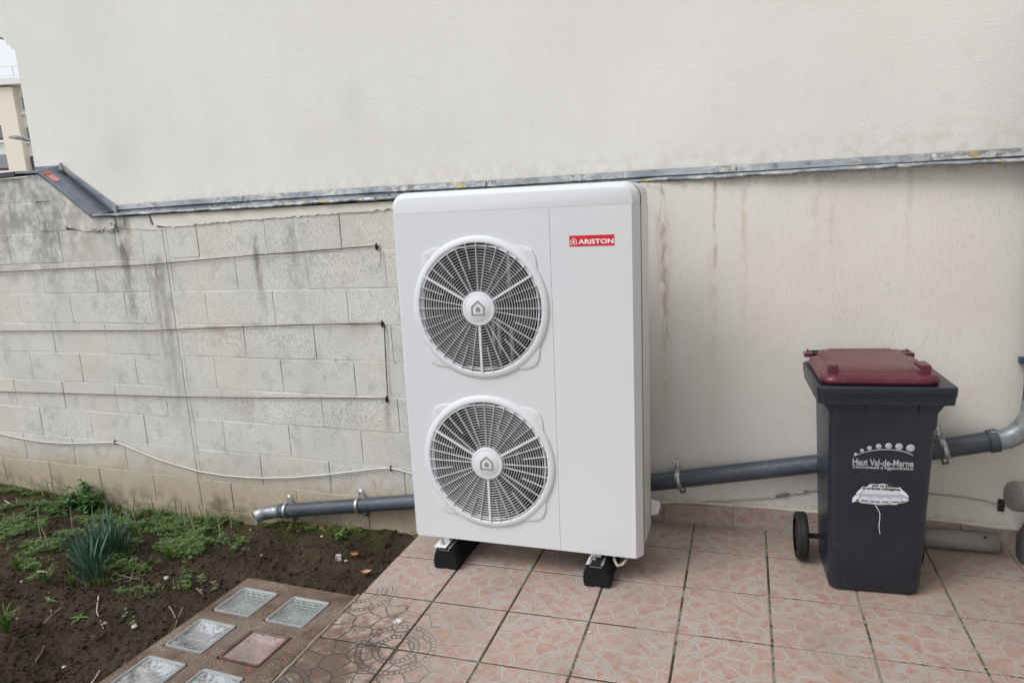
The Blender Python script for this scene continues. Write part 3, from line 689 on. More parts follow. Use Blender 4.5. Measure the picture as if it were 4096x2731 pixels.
# ---- zinc flashing
fl = empty('flashing', 'weathered blue-grey zinc flashing stepping down along the top of the low walls', 'flashing', (-4.1, 0, 1.62))
FO = Vector((-4.1, 0, 1.62))
front = [on_wall(q, -0.022) for q in ((366, 866), (500, 860), (800, 842), (1050, 829), (1300, 810), (1560, 796), (2000, 771), (2300, 750), (2600, 725), (3000, 704), (3500, 673), (4096, 645), (4400, 626))]
top = [on_wall(q, 0.125) for q in ((462, 823), (800, 798), (1100, 778), (1500, 750), (2000, 722), (2600, 683), (3000, 660), (3500, 630), (4096, 597), (4400, 578))]
def interp(lst, x):
    for a, b_ in zip(lst, lst[1:]):
        if a.x <= x <= b_.x: return a.z+(b_.z-a.z)*(x-a.x)/(b_.x-a.x)
    return lst[0].z if x < lst[0].x else lst[-1].z
def sheet(name, xa, xb, prof_fn, seed=0, mat=None):
    n = int((xb-xa)/0.018); vv = []; ff = []; m = 0
    for i in range(n+1):
        x = xa+(xb-xa)*i/n; pr = prof_fn(x); m = len(pr)
        for (y, z) in pr: vv.append(Vector((x, y, z))-FO)
    for i in range(n):
        for j in range(m-1): ff.append((i*m+j, i*m+j+1, (i+1)*m+j+1, (i+1)*m+j))
    b = MB(); b.add(vv, ff); o = b.build(name, mat or M_ZINC, fl, smooth=45)
    s = o.modifiers.new('s', 'SOLIDIFY'); s.thickness = 0.0018; return o
def wav(x, s): return 0.0055*mnoise.noise(Vector((x*9, s, 0)))+0.0035*mnoise.noise(Vector((x*24, s, 4)))
seams_cap = [-4.06, -3.02, -2.02, -0.62, 0.35, 1.1]
for i, (a, b_) in enumerate(zip(seams_cap, seams_cap[1:])):
    lift = 0.002*(i % 2)
    sheet('cap_sheet', a, b_+0.012, lambda x: [(0.127-lift, interp(top, x)-0.022), (0.124-lift, interp(front, x)+0.020), (0.108, interp(front, x)+0.013),
          (-0.016-lift+wav(x, 1)*0.5, interp(front, x)+0.010+lift+wav(x, 2)*0.6), (-0.024-lift+wav(x, 3), interp(front, x)+0.003+wav(x, 5)), (-0.021-lift+wav(x, 3), interp(front, x)-0.004+wav(x, 5))])
seams_up = [-4.058, -3.55, -3.0, -2.35, -1.45, -0.75, -0.25, 0.5, 1.1]
for i, (a, b_) in enumerate(zip(seams_up, seams_up[1:])):
    lf_ = 0.0016*(i % 2)
    sheet('upstand_strip', a, b_+0.008, lambda x: [(0.131, interp(top, x)+0.004), (0.122-lf_, interp(top, x)), (0.117-lf_, interp(top, x)-0.022), (0.111-lf_, interp(top, x)-0.025)])
# sloping run and its level top
FT, FB = on_wall((150, 688), -0.02), on_wall((366, 866), -0.02)
BT, BB = on_wall((243, 677), 0.128), on_wall((461, 853), 0.128)
n = 26; vv = []; ff = []
for i in range(n+1):
    t = i/n; f = FT.lerp(FB, t); g = BT.lerp(BB, t); wv_ = 0.005*mnoise.noise(Vector((t*9, 1, 1)))
    row = [f+Vector((0, 0.002, -0.012+wv_)), f+Vector((0, -0.002+wv_, 0.0)), f.lerp(g, 0.5)+Vector((0, 0, 0.002*mnoise.noise(Vector((t*6, 5, 1))))), g]
    vv += [q-FO for q in row]
for i in range(n):
    for j in range(3): ff.append((i*4+j, i*4+j+1, i*4+j+5, i*4+j+4))
b = MB(); b.add(vv, ff); o = b.build('sloped_sheet', M_ZSHEET, fl, smooth=50); o.modifiers.new('s', 'SOLIDIFY').thickness = 0.0015
# corner piece closing the foot of the slope
b = MB(); q1, q2, q3 = FB+Vector((0, 0, 0)), BB, Vector((-4.055, -0.018, interp(front, -4.055)+0.004)); q4 = Vector((BB.x+0.012, 0.124, interp(top, -4.05)-0.03))
b.add([q-FO for q in (q1, q3, q4, q2)], [(0, 1, 2, 3)]); o = b.build('corner_sheet', M_ZSHEET, fl); o.modifiers.new('s', 'SOLIDIFY').thickness = 0.0015
UT, UB = on_wall((243, 661), 0.122), on_wall((463, 824), 0.122)
b = MB(); vv = []; ff = []
mdl = [(BT+Vector((0, -.004, 0)), UT), (BB+Vector((0, -.004, 0)), UB)]
for i in range(n+1):
    t = i/n; lo = mdl[0][0].lerp(mdl[1][0], t); hi = mdl[0][1].lerp(mdl[1][1], t)
    for q, dy in ((lo, 0.004), (lo.lerp(hi, .52), -.001), (lo.lerp(hi, .56), -.008), (hi, -.008), (hi+Vector((0, 0, .003)), .01)): vv.append(q+Vector((0, dy, 0))-FO)
for i in range(n):
    for j in range(4): ff.append((i*5+j, i*5+j+1, i*5+j+6, i*5+j+5))
b.add(vv, ff); b.build('sloped_upstand', M_ZINC, fl, smooth=40)
LT, LB = on_wall((141, 671), 0.122), on_wall((143, 687), 0.124)
b = MB(); b.add([q-FO for q in (LB, BT+Vector((0, -.004, 0)), UT+Vector((0, -.008, 0)), LT)] + [q-FO+Vector((0, .012, 0)) for q in (LB, BT, UT, LT)], [(0,1,2,3),(3,2,6,7),(0,3,7,4),(0,4,5,1)])
b.build('level_upstand', M_ZINC, fl)
b = MB(); l0 = on_wall((60, 692), -0.026); 
b.add([q-FO for q in (l0+Vector((0,0,-.006)), FT+Vector((0,0,-.008)), FT+Vector((0,0,.004)), l0+Vector((0,0,.008)), BT, Vector((HX, .128, BT.z+.01)))], [(0,1,2,3),(3,2,4,5)]); 
o = b.build('level_cap', M_ZSHEET, fl); o.modifiers.new('s', 'SOLIDIFY').thickness = 0.0015
# corner lugs of solder
for q in ((245, 668), (463, 838)):
    c_ = on_wall(q, 0.11); b = MB(); b.loft([rrect(0, 0, .022, .02, .006, -.022), rrect(0, 0, .026, .022, .008, .0), rrect(0, 0, .016, .016, .006, .024)]); o = b.build('solder_joint', M_ZINC, fl, smooth=60); o.location = c_-FO
# torn tape stuck on the slope
def slope_pt(u, v): return FT.lerp(FB, u).lerp(BT.lerp(BB, u), v)
nrm_s = (FB-FT).cross(BT-FT).normalized(); 
if nrm_s.z < 0: nrm_s = -nrm_s
tp = empty('tape', 'torn strip of faded orange tape stuck on the sloping zinc', 'tape', slope_pt(.12, .3))
O_ = slope_pt(.12, .3)
def on_slope(q, h=0.003): return on_plane(q, FT, nrm_s)+nrm_s*h
b = MB(); b.prism([on_slope(q)-O_ for q in ((180, 697), (210, 700), (226, 711), (242, 722), (236, 723), (231, 728), (213, 724), (196, 713), (186, 706))], nrm_s*0.0012); b.build('strip', M_TAPEP, tp)
b = MB(); b.prism([on_slope(q, .005)-O_ for q in ((174, 694), (196, 693), (203, 700), (190, 701), (186, 705), (178, 699))], nrm_s*0.004); b.build('folded_end', M_TAPER, tp)

# ================================================================== OUTDOOR UNIT
AX = Vector((0.997892, 0.063499, -0.013396)); AN = Vector((-0.063505, 0.997982, 0)); AU = AX.cross(AN)
AO = Vector((-1.5441, -0.7004, 0.1266))
ac = empty('heat_pump', 'large white outdoor heat pump with two round fans standing on black rubber feet', 'heat pump')
mm = Matrix((AX, AN, AU)).transposed().to_4x4(); mm.translation = AO; ac.matrix_world = mm
ZS = 1.3835; ZT = 1.4655; XSM = 0.668; CR = 0.085
def octo(inset, z0, z1, xa=0.0, xb=1.0): pass
FANS = [(0.3705, 1.0035), (0.3715, 0.360)]
# front panel with two round openings
def holed_panel():
    b = MB(); x0, x1 = 0.0235, XSM-0.0006; zb, zt_ = 0.0, ZS-0.0006; r = 0.262; N = 72
    half = 0.28; fx = FANS[0][0]; prev = zb
    for fz in (FANS[1][1], FANS[0][1]):
        sq = []; ci = []
        for k_ in range(N):
            a = 2*math.pi*k_/N; cx_, cz_ = math.cos(a), math.sin(a); s_ = half/max(abs(cx_), abs(cz_))
            sq.append((fx+cx_*s_, 0, fz+cz_*s_)); ci.append((fx+cx_*r, 0, fz+cz_*r))
        b.loft([sq, ci, [(q[0], 0.03, q[2]) for q in ci]], False, False)
        for side, xe in ((-1, x0), (1, x1)):
            col_ = sorted([q for q in sq if abs(q[0]-(fx+side*half)) < 1e-6], key=lambda q: q[2])
            for q1_, q2_ in zip(col_, col_[1:]): b.quad(q1_, (xe, 0, q1_[2]), (xe, 0, q2_[2]), q2_)
        row_ = sorted([q for q in sq if abs(q[2]-(fz-half)) < 1e-6], key=lambda q: q[0])
        row_ = [(x0, 0, fz-half)]+row_+[(x1, 0, fz-half)]; low = [(q[0], 0, prev) for q in row_]
        for i in range(len(row_)-1): b.quad(low[i], low[i+1], row_[i+1], row_[i])
        prev = fz+half; last = sorted([q for q in sq if abs(q[2]-prev) < 1e-6], key=lambda q: q[0])
    row_ = [(x0, 0, prev)]+last+[(x1, 0, prev)]
    for i in range(len(row_)-1): b.quad(row_[i], row_[i+1], (row_[i+1][0], 0, zt_), (row_[i][0], 0, zt_))
    b.quad((x0, 0, zb), (x0, 0, zt_), (0, .034, zt_), (0, .034, zb)); b.quad((0, .034, zb), (0, .034, zt_), (0, .05, zt_), (0, .05, zb))
    b.quad((x0, 0, zb), (x1, 0, zb), (x1, .05, zb), (x0, .05, zb)); b.quad((x1, 0, zb), (x1, 0, zt_), (x1, .008, zt_), (x1, .008, zb))
    b.quad((x0, 0, zt_), (x1, 0, zt_), (x1, .008, zt_), (x0, .008, zt_))
    return b
M_GCAP0 = plain('seam_shade', (0.42, 0.43, 0.45), 0.7)
o = holed_panel().build('front_panel', M_WHITE, ac)
bmx = bmesh.new(); bmx.from_mesh(o.data); bmesh.ops.remove_doubles(bmx, verts=bmx.verts, dist=1e-5); bmesh.ops.recalc_face_normals(bmx, faces=bmx.faces); bmx.to_mesh(o.data); bmx.free()
b = MB(); b.box((.62, .009, .01), (.70, .012, ZS+.02)); b.box((.03, .0091, ZS-.03), (.6199, .012, ZS+.021)); b.box((.7001, .0091, ZS-.03), (.97, .012, ZS+.02)); b.build('seam_backing', M_GCAP0, ac)
b = MB(); x0, x1 = XSM+0.0006, 0.9765
b.add([(x0,.02,0),(x0,0,0),(x1,0,0),(1.0,.034,0),(1.0,.05,0),(x0,.02,ZS-.0006),(x0,0,ZS-.0006),(x1,0,ZS-.0006),(1.0,.034,ZS-.0006),(1.0,.05,ZS-.0006)],
      [(0,1,6,5),(1,2,7,6),(2,3,8,7),(3,4,9,8),(0,4,3,2,1),(5,6,7,8,9)])
b.build('service_panel', M_WHITE, ac, smooth=30)
# top cover: rounded cap with chamfered front
def capring(ins, dy, zlow):
    x0, x1 = ins, 1.0-ins; zt_ = ZT-ins; r = 0.060-ins*.5; pts = [(x0, dy, zlow)]
    for k_ in range(9):
        a = R(180-90*k_/8); pts.append((x0+r+r*math.cos(a), dy, zt_-r+r*math.sin(a)))
    for k_ in range(9):
        a = R(90-90*k_/8); pts.append((x1-r+r*math.cos(a), dy, zt_-r+r*math.sin(a)))
    pts.append((x1, dy, zlow)); return pts
b = MB()
rings = [capring(0.0235, 0.0, ZS), capring(0.020, 0.0015, ZS), capring(0.003, 0.032, ZS), capring(0.0, 0.036, ZS), capring(0.0, 0.050, ZS)]
b.loft(rings, True, False); b.build('top_cover', M_WHITE, ac, smooth=25)
b = MB()
b.loft([capring(0.0, 0.0499, 0.02), capring(0.016, 0.0501, 0.02), capring(0.016, 0.0800, 0.02), capring(0.0, 0.0805, 0.02)], False, False); b.build('seam_channel', M_GCAP, ac, smooth=30)
b = MB()
b.loft([capring(0.004, 0.081, ZS), capring(0.0, 0.085, ZS), capring(0.0, 0.262, ZS), capring(0.005, 0.285, ZS), capring(0.03, 0.300, ZS)], True, True)
b.build('rear_cover', M_WHITE, ac, smooth=25)
b = MB(); b.loft([[(x, y, z) for x, y in ((.002,.080),(.998,.080),(.998,.275),(.985,.297),(.015,.297),(.002,.275))] for z in (0.012, ZS-.002)], True, True)
# side panels as a shell: only the sides and the back are needed, the cavity stays open to the fans
b = MB()
b.box((0.962, 0.078, 0.012), (0.998, 0.298, ZS-.002)); b.build('side_panel', M_WHITE, ac)
b = MB(); b.box((0.002, 0.078, 0.012), (0.030, 0.298, ZS-.002)); b.build('side_panel', M_WHITE, ac)
b = MB(); b.box((0.0305, 0.285, 0.012), (0.9615, 0.297, ZS-.002)); b.build('rear_grille', M_CAVITY, ac)
b = MB(); b.box((0.0305, 0.064, 0.003), (0.9955, 0.284, 0.011)); b.build('base_plate', M_WHITE, ac)
b = MB(); b.box((0.690, 0.03, 0.012), (0.70, 0.284, ZS-.01)); b.box((0.0305, 0.064, 0.676), (0.689, 0.284, 0.684)); b.build('inner_partition', M_CAVITY, ac)
b = MB()
for i in range(60): b.box((0.05+0.0103*i, 0.262, 0.03), (0.053+0.0103*i, 0.284, 1.36))
tag(b.build('coil_fins', M_BLADE, ac), kind='stuff')
for i in range(3):
    b = MB(); xx = (0.36, 0.385, 0.44)[i]; b.box((xx, 0.15, 0.02), (xx+.014, 0.165, 1.37)); b.build('motor_post', M_STEEL, ac)
for fx, fz in FANS:
    # mounting plate with four lugs
    b = MB(); N = 64; half = .2440
    pl_ = []
    for k_ in range(N):
        a = 2*math.pi*k_/N; cx_, cz_ = math.cos(a), math.sin(a)
        s_ = (abs(cx_)**9+abs(cz_)**9)**(-1/9)*half; s_ = max(0.2505, s_)
        pl_.append((s_*cx_, s_*cz_))
    b.loft([[(fx+x, -0.0002, fz+z) for x, z in pl_], [(fx+x*.993, -.0050, fz+z*.993) for x, z in pl_], [(fx+x*.97, -.0062, fz+z*.97) for x, z in pl_], [(fx+.249*x/math.hypot(x, z), -.0062, fz+.249*z/math.hypot(x, z)) for x, z in pl_]], False, False)
    plate = b.build('fan_guard', M_WPLAST, ac, smooth=28)
    for sx, sz in ((1,1),(-1,1),(-1,-1),(1,-1)):
        b = MB(); b.lathe([(0.0105, -.0002), (0.0105, .0012), (0.0088, .0012), (0.0088, .0004), (0.0001, .0004)], (fx+sx*.2105, -.0062, fz+sz*.2095), (0, -1, 0), 20); b.build('screw_cap', M_WPLAST, plate, smooth=30)
    b = MB(); b.lathe([(.286, 0.0), (.284, .006), (.280, .0085), (.272, .0115), (.264, .0125), (.2595, .0120), (.2580, .010), (.2585, -.03)], (fx, -.0004, fz), (0, -1, 0), 96)
    b.build('outer_ring', M_WPLAST, plate, smooth=50)
    # grille wires: concentric blades and radial ribs
    b = MB(); nr = 17
    for i in range(nr):
        r_ = 0.0755+(0.2485-0.0755)*i/(nr-1); t_ = 0.00065
        dome = -0.020+0.000*(r_)
        b.lathe([(r_-t_, .005), (r_+t_, .005), (r_+t_, -.003), (r_-t_, -.003), (r_-t_, .005)], (fx, dome+.012, fz), (0, -1, 0), 72)
    ringo = b.build('grille_rings', M_WPLAST, plate, smooth=30); tag(ringo, kind='stuff')
    b = MB()
    for i in range(36):
        a = R(30+10*i); major = i % 12 == 0; short = i % 3 == 1
        ra = 0.157 if short else 0.067; hw_ = 0.0042 if major else 0.00072
        ca, sa = math.cos(a), math.sin(a); px_, pz_ = -sa, ca
        q = [(fx+ca*ra+px_*hw_, fz+sa*ra+pz_*hw_), (fx+ca*.2578+px_*hw_, fz+sa*.2578+pz_*hw_), (fx+ca*.2578-px_*hw_, fz+sa*.2578-pz_*hw_), (fx+ca*ra-px_*hw_, fz+sa*ra-pz_*hw_)]
        b.loft([[(x, -.0160, z) for x, z in q], [(x, -.004, z) for x, z in q]], True, True)
    b.build('grille_ribs', M_WPLAST, plate)
    b = MB(); b.lathe([(.0685, -.02), (.0685, .0), (.0665, .0035), (.0570, .0050), (.0560, .0040), (.0550, .0048), (.0001, .0058)], (fx, -.0165, fz), (0, -1, 0), 56)
    b.build('hub_cap', M_WPLAST, plate, smooth=40)
    # house emblem on the hub
    b = MB(); yy = -.0228
    def pent(s_, dz=0.0): return [(-s_, -s_*.95+dz), (s_, -s_*.95+dz), (s_, s_*.28+dz), (0, s_*1.18+dz), (-s_, s_*.28+dz)]
    A_, B_ = pent(.0285), pent(.0215, -.0008)
    for i in range(5):
        j = (i+1) % 5; b.prism([(fx+A_[i][0], yy, fz+A_[i][1]), (fx+A_[j][0], yy, fz+A_[j][1]), (fx+B_[j][0], yy, fz+B_[j][1]), (fx+B_[i][0], yy, fz+B_[i][1])], (0, .0012, 0))
    b.prism([(fx+x, yy, fz+z) for x, z in ((-.0095, -.0125), (.0095, -.0125), (.0095, .0015), (0, .0095), (-.0095, .0015))], (0, .0012, 0))
    b.build('emblem', M_GPRINT, plate)
    # fan behind
    fan = bpy.data.objects.new('fan', None); col.objects.link(fan); fan.parent = ac; fan.location = (fx, .10, fz); fan.rotation_euler = (0, R(25 if fz > .7 else 70), 0)
    b = MB(); b.lathe([(.060, .03), (.060, -.04), (.001, -.04)], (0, 0, 0), (0, -1, 0), 32); b.lathe([(.060, .03), (.001, .035)], (0, 0, 0), (0, -1, 0), 32); b.build('hub', M_BLADE, fan, smooth=40)
    for j in range(3):
        vv = []; ff = []
        for i in range(7):
            for m_ in range(7):
                rr_ = 0.058+0.180*i/6; a = R(120*j)+R(-38+76*m_/6)*(0.55+.45*i/6)+0.5*i/6
                tw = 0.045*(m_/6-.5)*(1.2-0.4*i/6)*2
                vv.append((rr_*math.cos(a), tw*.6, rr_*math.sin(a)))
        for i in range(6):
            for m_ in range(6): ff.append((i*7+m_, i*7+m_+1, (i+1)*7+m_+1, (i+1)*7+m_))
        b = MB(); b.add(vv, ff); o = b.build('blade', M_BLADE, fan, smooth=60); o.modifiers.new('s', 'SOLIDIFY').thickness = .003
# badge
bd = MB(); bd.box((.7430, -.0010, 1.2360), (.9120, .0004, 1.2760)); badge = bd.build('badge', M_RED, ac)
FACE = Matrix(((1,0,0,0),(0,0,-1,0),(0,1,0,0),(0,0,0,1)))     # text lies in x-z, facing -y
text('lettering', 'ARISTON', 0.0235, M_WPRINT, badge, Matrix.Translation((.8445, -.0013, 1.2520)) @ FACE, sx=1.32, bold=0.0008, thick=.0003, space=1.02)
b = MB(); ex, ez, yy = .7595, 1.2540, -.0019
def pent2(s_, dz=0.0): return [(-s_, -s_*.95+dz), (s_, -s_*.95+dz), (s_, s_*.30+dz), (0, s_*1.2+dz), (-s_, s_*.30+dz)]
A_, B_ = pent2(.0118), pent2(.0094, -.0003)
for i in range(5):
    j = (i+1) % 5; b.prism([(ex+A_[i][0], yy, ez+A_[i][1]), (ex+A_[j][0], yy, ez+A_[j][1]), (ex+B_[j][0], yy, ez+B_[j][1]), (ex+B_[i][0], yy, ez+B_[i][1])], (0, .0008, 0))
b.prism([(ex+x, yy, ez+z) for x, z in ((-.004, -.0055), (.004, -.0055), (.004, .0008), (0, .0045), (-.004, .0008))], (0, .0008, 0))
b.build('emblem', M_WPRINT, badge)
# feet brackets with bolts
for fx in (.1440, .8085):
    b = MB(); b.loft([rrect(fx+.005, .12, .062, .30, .012, -.003), rrect(fx+.005, .12, .060, .30, .012, -.001)], True, True)
    br = MB(); br.box((fx-.026, -.045, -.0265), (fx+.030, .30, -.0205)); br.box((fx-.018, .012, -.0204), (fx+.024, .29, .0025))
    o = bevel(br.build('mounting_bracket', M_WPLAST, ac), .004, 2)
    bt = MB(); bt.lathe([(.011, 0), (.011, .0015), (.0001, .0015)], (fx+.004, -.018, -.0204), (0,0,1), 20)
    bt.lathe([(.0085, .0015), (.0085, .009), (.0001, .009)], (fx+.004, -.018, -.0204), (0,0,1), 6)
    bt.lathe([(.0045, .009), (.0045, .030), (.0035, .032), (.0001, .032)], (fx+.004, -.018, -.0204), (0,0,1), 12)
    bt.build('bolt', M_BOLT, ac, smooth=40)
b = MB(); b.prism([(.999, .285, .13), (1.035, .285, .12), (1.04, .285, .10), (1.03, .285, .065), (.999, .285, .055)], (0, .012, 0)); bevel(b.build('side_handle', M_WPLAST, ac), .004, 2)
for z in (1.372,): 
    b = MB(); b.lathe([(.004, 0), (.004, .002), (.0001, .003)], (.988, .070, z), (1, -0.6, 0), 10); b.build('screw', M_STEEL, ac)
b = MB()
cpt = [(.905+.02*math.cos(a), .03+.03*math.sin(a), -.03+.018*math.cos(a*1.0+.6)) for a in [i*.5 for i in range(14)]]
b.tube([(.88, .05, .0), (.885, .02, -.025), (.90, .0, -.04), (.92, .005, -.035), (.935, .03, -.02), (.93, .07, .0)], .006, 8); b.build('drain_hose', M_OLDCABLE, ac, smooth=60)

# rubber feet
for i, (px_, lab) in enumerate((((1782, 2283), 'black rubber foot block under the left end of the heat pump'), ((2389, 2357), 'black rubber foot block under the right end of the heat pump, nearest the bin'))):
    g = on_ground(px_, 0.0)
    ft = empty('rubber_foot', lab, 'rubber foot', (g.x-.006, g.y+.015, 0), R(3.6), 'rubber feet carrying the heat pump')
    b = MB()
    def sec(y, k_=1.0, dz=0.0): return [Vector((x*k_*.86, y, z+dz)) for x, z in ((-.066, 0.012), (-.060, 0.0), (-.018, 0.0), (-.014, .006), (.014, .006), (.018, 0), (.060, 0.0), (.066, .012), (.067, .035), (.060, .062), (.045, .090), (.036, .0975), (-.036, .0975), (-.045, .090), (-.060, .062), (-.067, .035))]
    b.loft([[Vector((v.x*.93, .0, v.z*.96+.002)) for v in sec(0)], sec(.012), sec(.07, .97), sec(.075, .90, 0), sec(.15, .90), sec(.155, .97), sec(.44), sec(.452, .94)])
    b.build('block', M_RUBBER, ft, smooth=35)
    b = MB(); b.box((-.023, -.004, .088), (-.021, .40, .1015)); b.box((.021, -.004, .088), (.023, .40, .1015)); b.box((-.0205, -.004, .088), (.0205, .40, .090)); b.box((-.030, -.004, .0985), (-.0231, .40, .1005)); b.box((.0231, -.004, .0985), (.030, .40, .1005))
    b.build('rail', M_STEEL, ft)

# ================================================================== WALL PIPES
def clamp(parent, c, axis, r, off):
    """a two-lug pipe clip: half ring over the pipe, lugs flat on the wall, each with a screw"""
    axis = Vector(axis).normalized(); n = Vector((0, -1, 0)); n = (n-axis*n.dot(axis)).normalized(); s_ = axis.cross(n)
    if s_.z < 0: s_ = -s_
    pts = []
    for k_ in range(15):
        a = math.pi*k_/14; pts.append((math.cos(a), math.sin(a)))
    path = [(-1.0*r-.042, -r+.004), (-1.0*r-.004, -r+.004)] + [(-ca*(r+.003), sa*(r+.003)) for ca, sa in pts] + [(r+.004, -r+.004), (r+.042, -r+.004)]
    b = MB(); rings = []
    for (u_, v_) in path: rings.append([c+s_*u_+n*v_+axis*w_ for w_ in (-.013, -.004, .004, .013)])
    # thickness by solidify; a raised bead along the middle
    for i, rg in enumerate(rings):
        if 1 < i < len(rings)-2:
            for j in (1, 2): rg[j] = rg[j]+(rg[j]-c-axis*((rg[j]-c).dot(axis))).normalized()*.003
    b.loft([[q-parent.location for q in rg] for rg in rings], False, False, closed=False)
    o = b.build('pipe_clamp', M_STEEL, parent, smooth=40); o.modifiers.new('s', 'SOLIDIFY').thickness = .0025
    for u_ in (-r-.024, r+.024):
        b = MB(); b.lathe([(.0065, 0), (.0065, .004), (.0001, .0055)], c+s_*u_+n*(-r+.005)-parent.location, n, 8); b.build('screw', M_BOLT, o)
dp = empty('drainpipe', 'dark grey plastic drainpipe clamped low along both walls, running behind the heat pump and bin', 'drainpipe', (-2, -.06, 0))
DO = Vector((-2, -.06, 0))
pr_ = 0.040
def midl(a, b_): return ((a[0]+b_[0])/2, (a[1]+b_[1])/2)
L0 = on_wall((1127, 2042), -.055); L1 = on_wall(midl((1640, 1977), (1645, 2035)), -.055)
R1 = on_rwall(midl((2610, 1897), (2610, 1960)), .06); R2 = on_rwall(midl((3255, 1822), (3255, 1888)), .06); R3 = on_rwall(midl((3740, 1765), (3740, 1832)), .06); R4 = on_rwall((3975, 1762), .06)
run = [L0, L1, L1.lerp(R1, .4), R1, R2, R3, R4]
b = MB(); b.tube([q-DO for q in run], pr_, 28, False); b.build('pipe', M_PVC, dp, smooth=60)
# collar joints
def collar(c, ax, wd, r, mat, name='collar'):
    b = MB(); b.lathe([(r-.004, 0), (r, .002), (r, wd-.002), (r-.004, wd)], c-DO, ax, 28); b.build(name, mat, dp, smooth=40)
axL = (L1-L0).normalized(); axR = (R4-R3).normalized()
collar(L0-axL*.002, axL, .006, pr_+.003, M_PVC)
collar(R4-axR*.02, axR, .035, pr_+.007, M_PVC)
collar(L1.lerp(R1, .12), axL, .06, pr_+.004, M_PVC)
# outlet elbow at the left end: flared old zinc
el = [on_wall((1121, 2042), -.055), on_wall((1085, 2048), -.060), on_wall((1050, 2054), -.085), on_wall((1018, 2070), -.125)]
el = [L0] + [el[0].lerp(el[1], .6), el[1], el[2], el[3]]
b = MB(); b.tube([q-DO for q in el], [pr_*.97, pr_*.98, pr_, pr_*1.01, pr_*1.04], 28, False); o = b.build('outlet_elbow', M_ZPIPE, dp, smooth=60); o.modifiers.new('s', 'SOLIDIFY').thickness = .003
# rising elbow and downpipe on the right
tx = R4.x
ptsR = [R4+axR*.012, R4+axR*.045, R4+axR*.075+Vector((0,0,.012)), R4+axR*.103+Vector((0,0,.035)), R4+axR*.120+Vector((0,0,.066)), R4+axR*.128+Vector((0,0,.10)), R4+axR*.130+Vector((0,0,.14))]
b = MB(); b.tube([q-DO for q in ptsR], pr_+.001, 28, False); b.build('rising_elbow', M_ZPIPE, dp, smooth=60)
top_ = ptsR[-1]; b = MB(); b.tube([top_-DO-Vector((0,0,.01)), top_-DO+Vector((0,0,1.55))], pr_-.001, 28, False); b.build('downpipe', M_PVC, dp, smooth=60)
for c_, a_ in (((1145, 2040), axL), ((1432, 2015), axL), ((2718, 1918), (R2-R1).normalized()), ((3776, 1794), axR)):
    q = on_wall(c_, -.055) if c_[0] < 2000 else on_rwall(c_, .06)
    # put the clip exactly on the pipe's centre line
    best = min(((s_, s_.lerp(e_, t_/40)) for s_, e_ in zip(run, run[1:]) for t_ in range(41)), key=lambda z: abs(z[1].x-q.x))[1]
    clamp(dp, best, a_, pr_, 0)
b = MB(); q = on_rwall((4080, 1440), .02); b.loft([rrect(0, 0, .04, .03, .008, -.012), rrect(0, 0, .04, .03, .008, .012)]); o = b.build('wall_bracket', M_PVC, dp, smooth=40); o.location = q-DO+Vector((.015, 0, 0))

# loose pipe on the floor
g1, g2 = on_ground((3660, 2194)), on_ground((3997, 2226))
gp = empty('loose_pipe', 'short length of pale grey plastic pipe lying on the tiles behind the bin', 'pipe', ((g1.x+g2.x)/2, (g1.y+g2.y)/2, 0))
r_ = .040; a = Vector((0.40, -.075+.0, r_+.001)); 
A = Vector((g1.x-.12, g1.y+.040-.004, r_)); B = Vector((g2.x, g2.y+.038, r_))
b = MB(); b.tube([A-gp.location, B-gp.location], r_, 32, False); o = b.build('pipe', M_GPIPE, gp, smooth=60); s = o.modifiers.new('s', 'SOLIDIFY'); s.thickness = .003
ax = (B-A).normalized()
b = MB(); q = A.lerp(B, .88)+Vector((-.0, -r_*.62, r_*.80)); b.lathe([(.006, 0), (.006, .002), (.0001, .003)], q-gp.location, (q-A.lerp(B, .88)), 10); b.build('plug', M_DARKCAP, gp)
# capped pipe stub leaving the wall on the right
cp = empty('capped_pipe', 'wide grey plastic pipe end closed with a round cap by the cream wall', 'pipe', on_rwall((4050, 1982), .16))
b = MB(); axc = Vector((.86, .35, -.12)).normalized()
b.lathe([(.0001, 0), (.050, 0), (.056, .004), (.058, .012), (.058, .045), (.053, .048), (.053, .30)], (0,0,0), axc, 40); b.build('pipe', M_GCAP, cp, smooth=35)
b = MB(); b.box((-.014, -.003, -.004), (.014, .003, .004)); b.box((-.004, -.004, -.012), (.004, .002, .012)); o = b.build('catch', M_STEEL, cp); o.location = -axc*.003; o.rotation_euler = (0, R(-30), R(-60))
vl = on_rwall((4080, 2150), .09)
vb = empty('valve_box', 'small dark grey plastic fitting at the foot of the wall under the capped pipe', 'fitting', (vl.x+.045, vl.y, 0))
b = MB(); b.loft([rrect(0, 0, .09, .09, .02, .0), rrect(0, 0, .10, .10, .025, .03), rrect(0, 0, .10, .10, .025, .10), rrect(0, 0, .075, .075, .02, .135), rrect(0, 0, .06, .06, .02, .165)]); b.build('body', M_GCAPD, vb, smooth=35)
b = MB(); b.lathe([(.045, .08), (.052, .082), (.052, .10), (.045, .102)], (0, 0, 0), (0,0,1), 12); b.build('collar', M_GCAPD, vb)

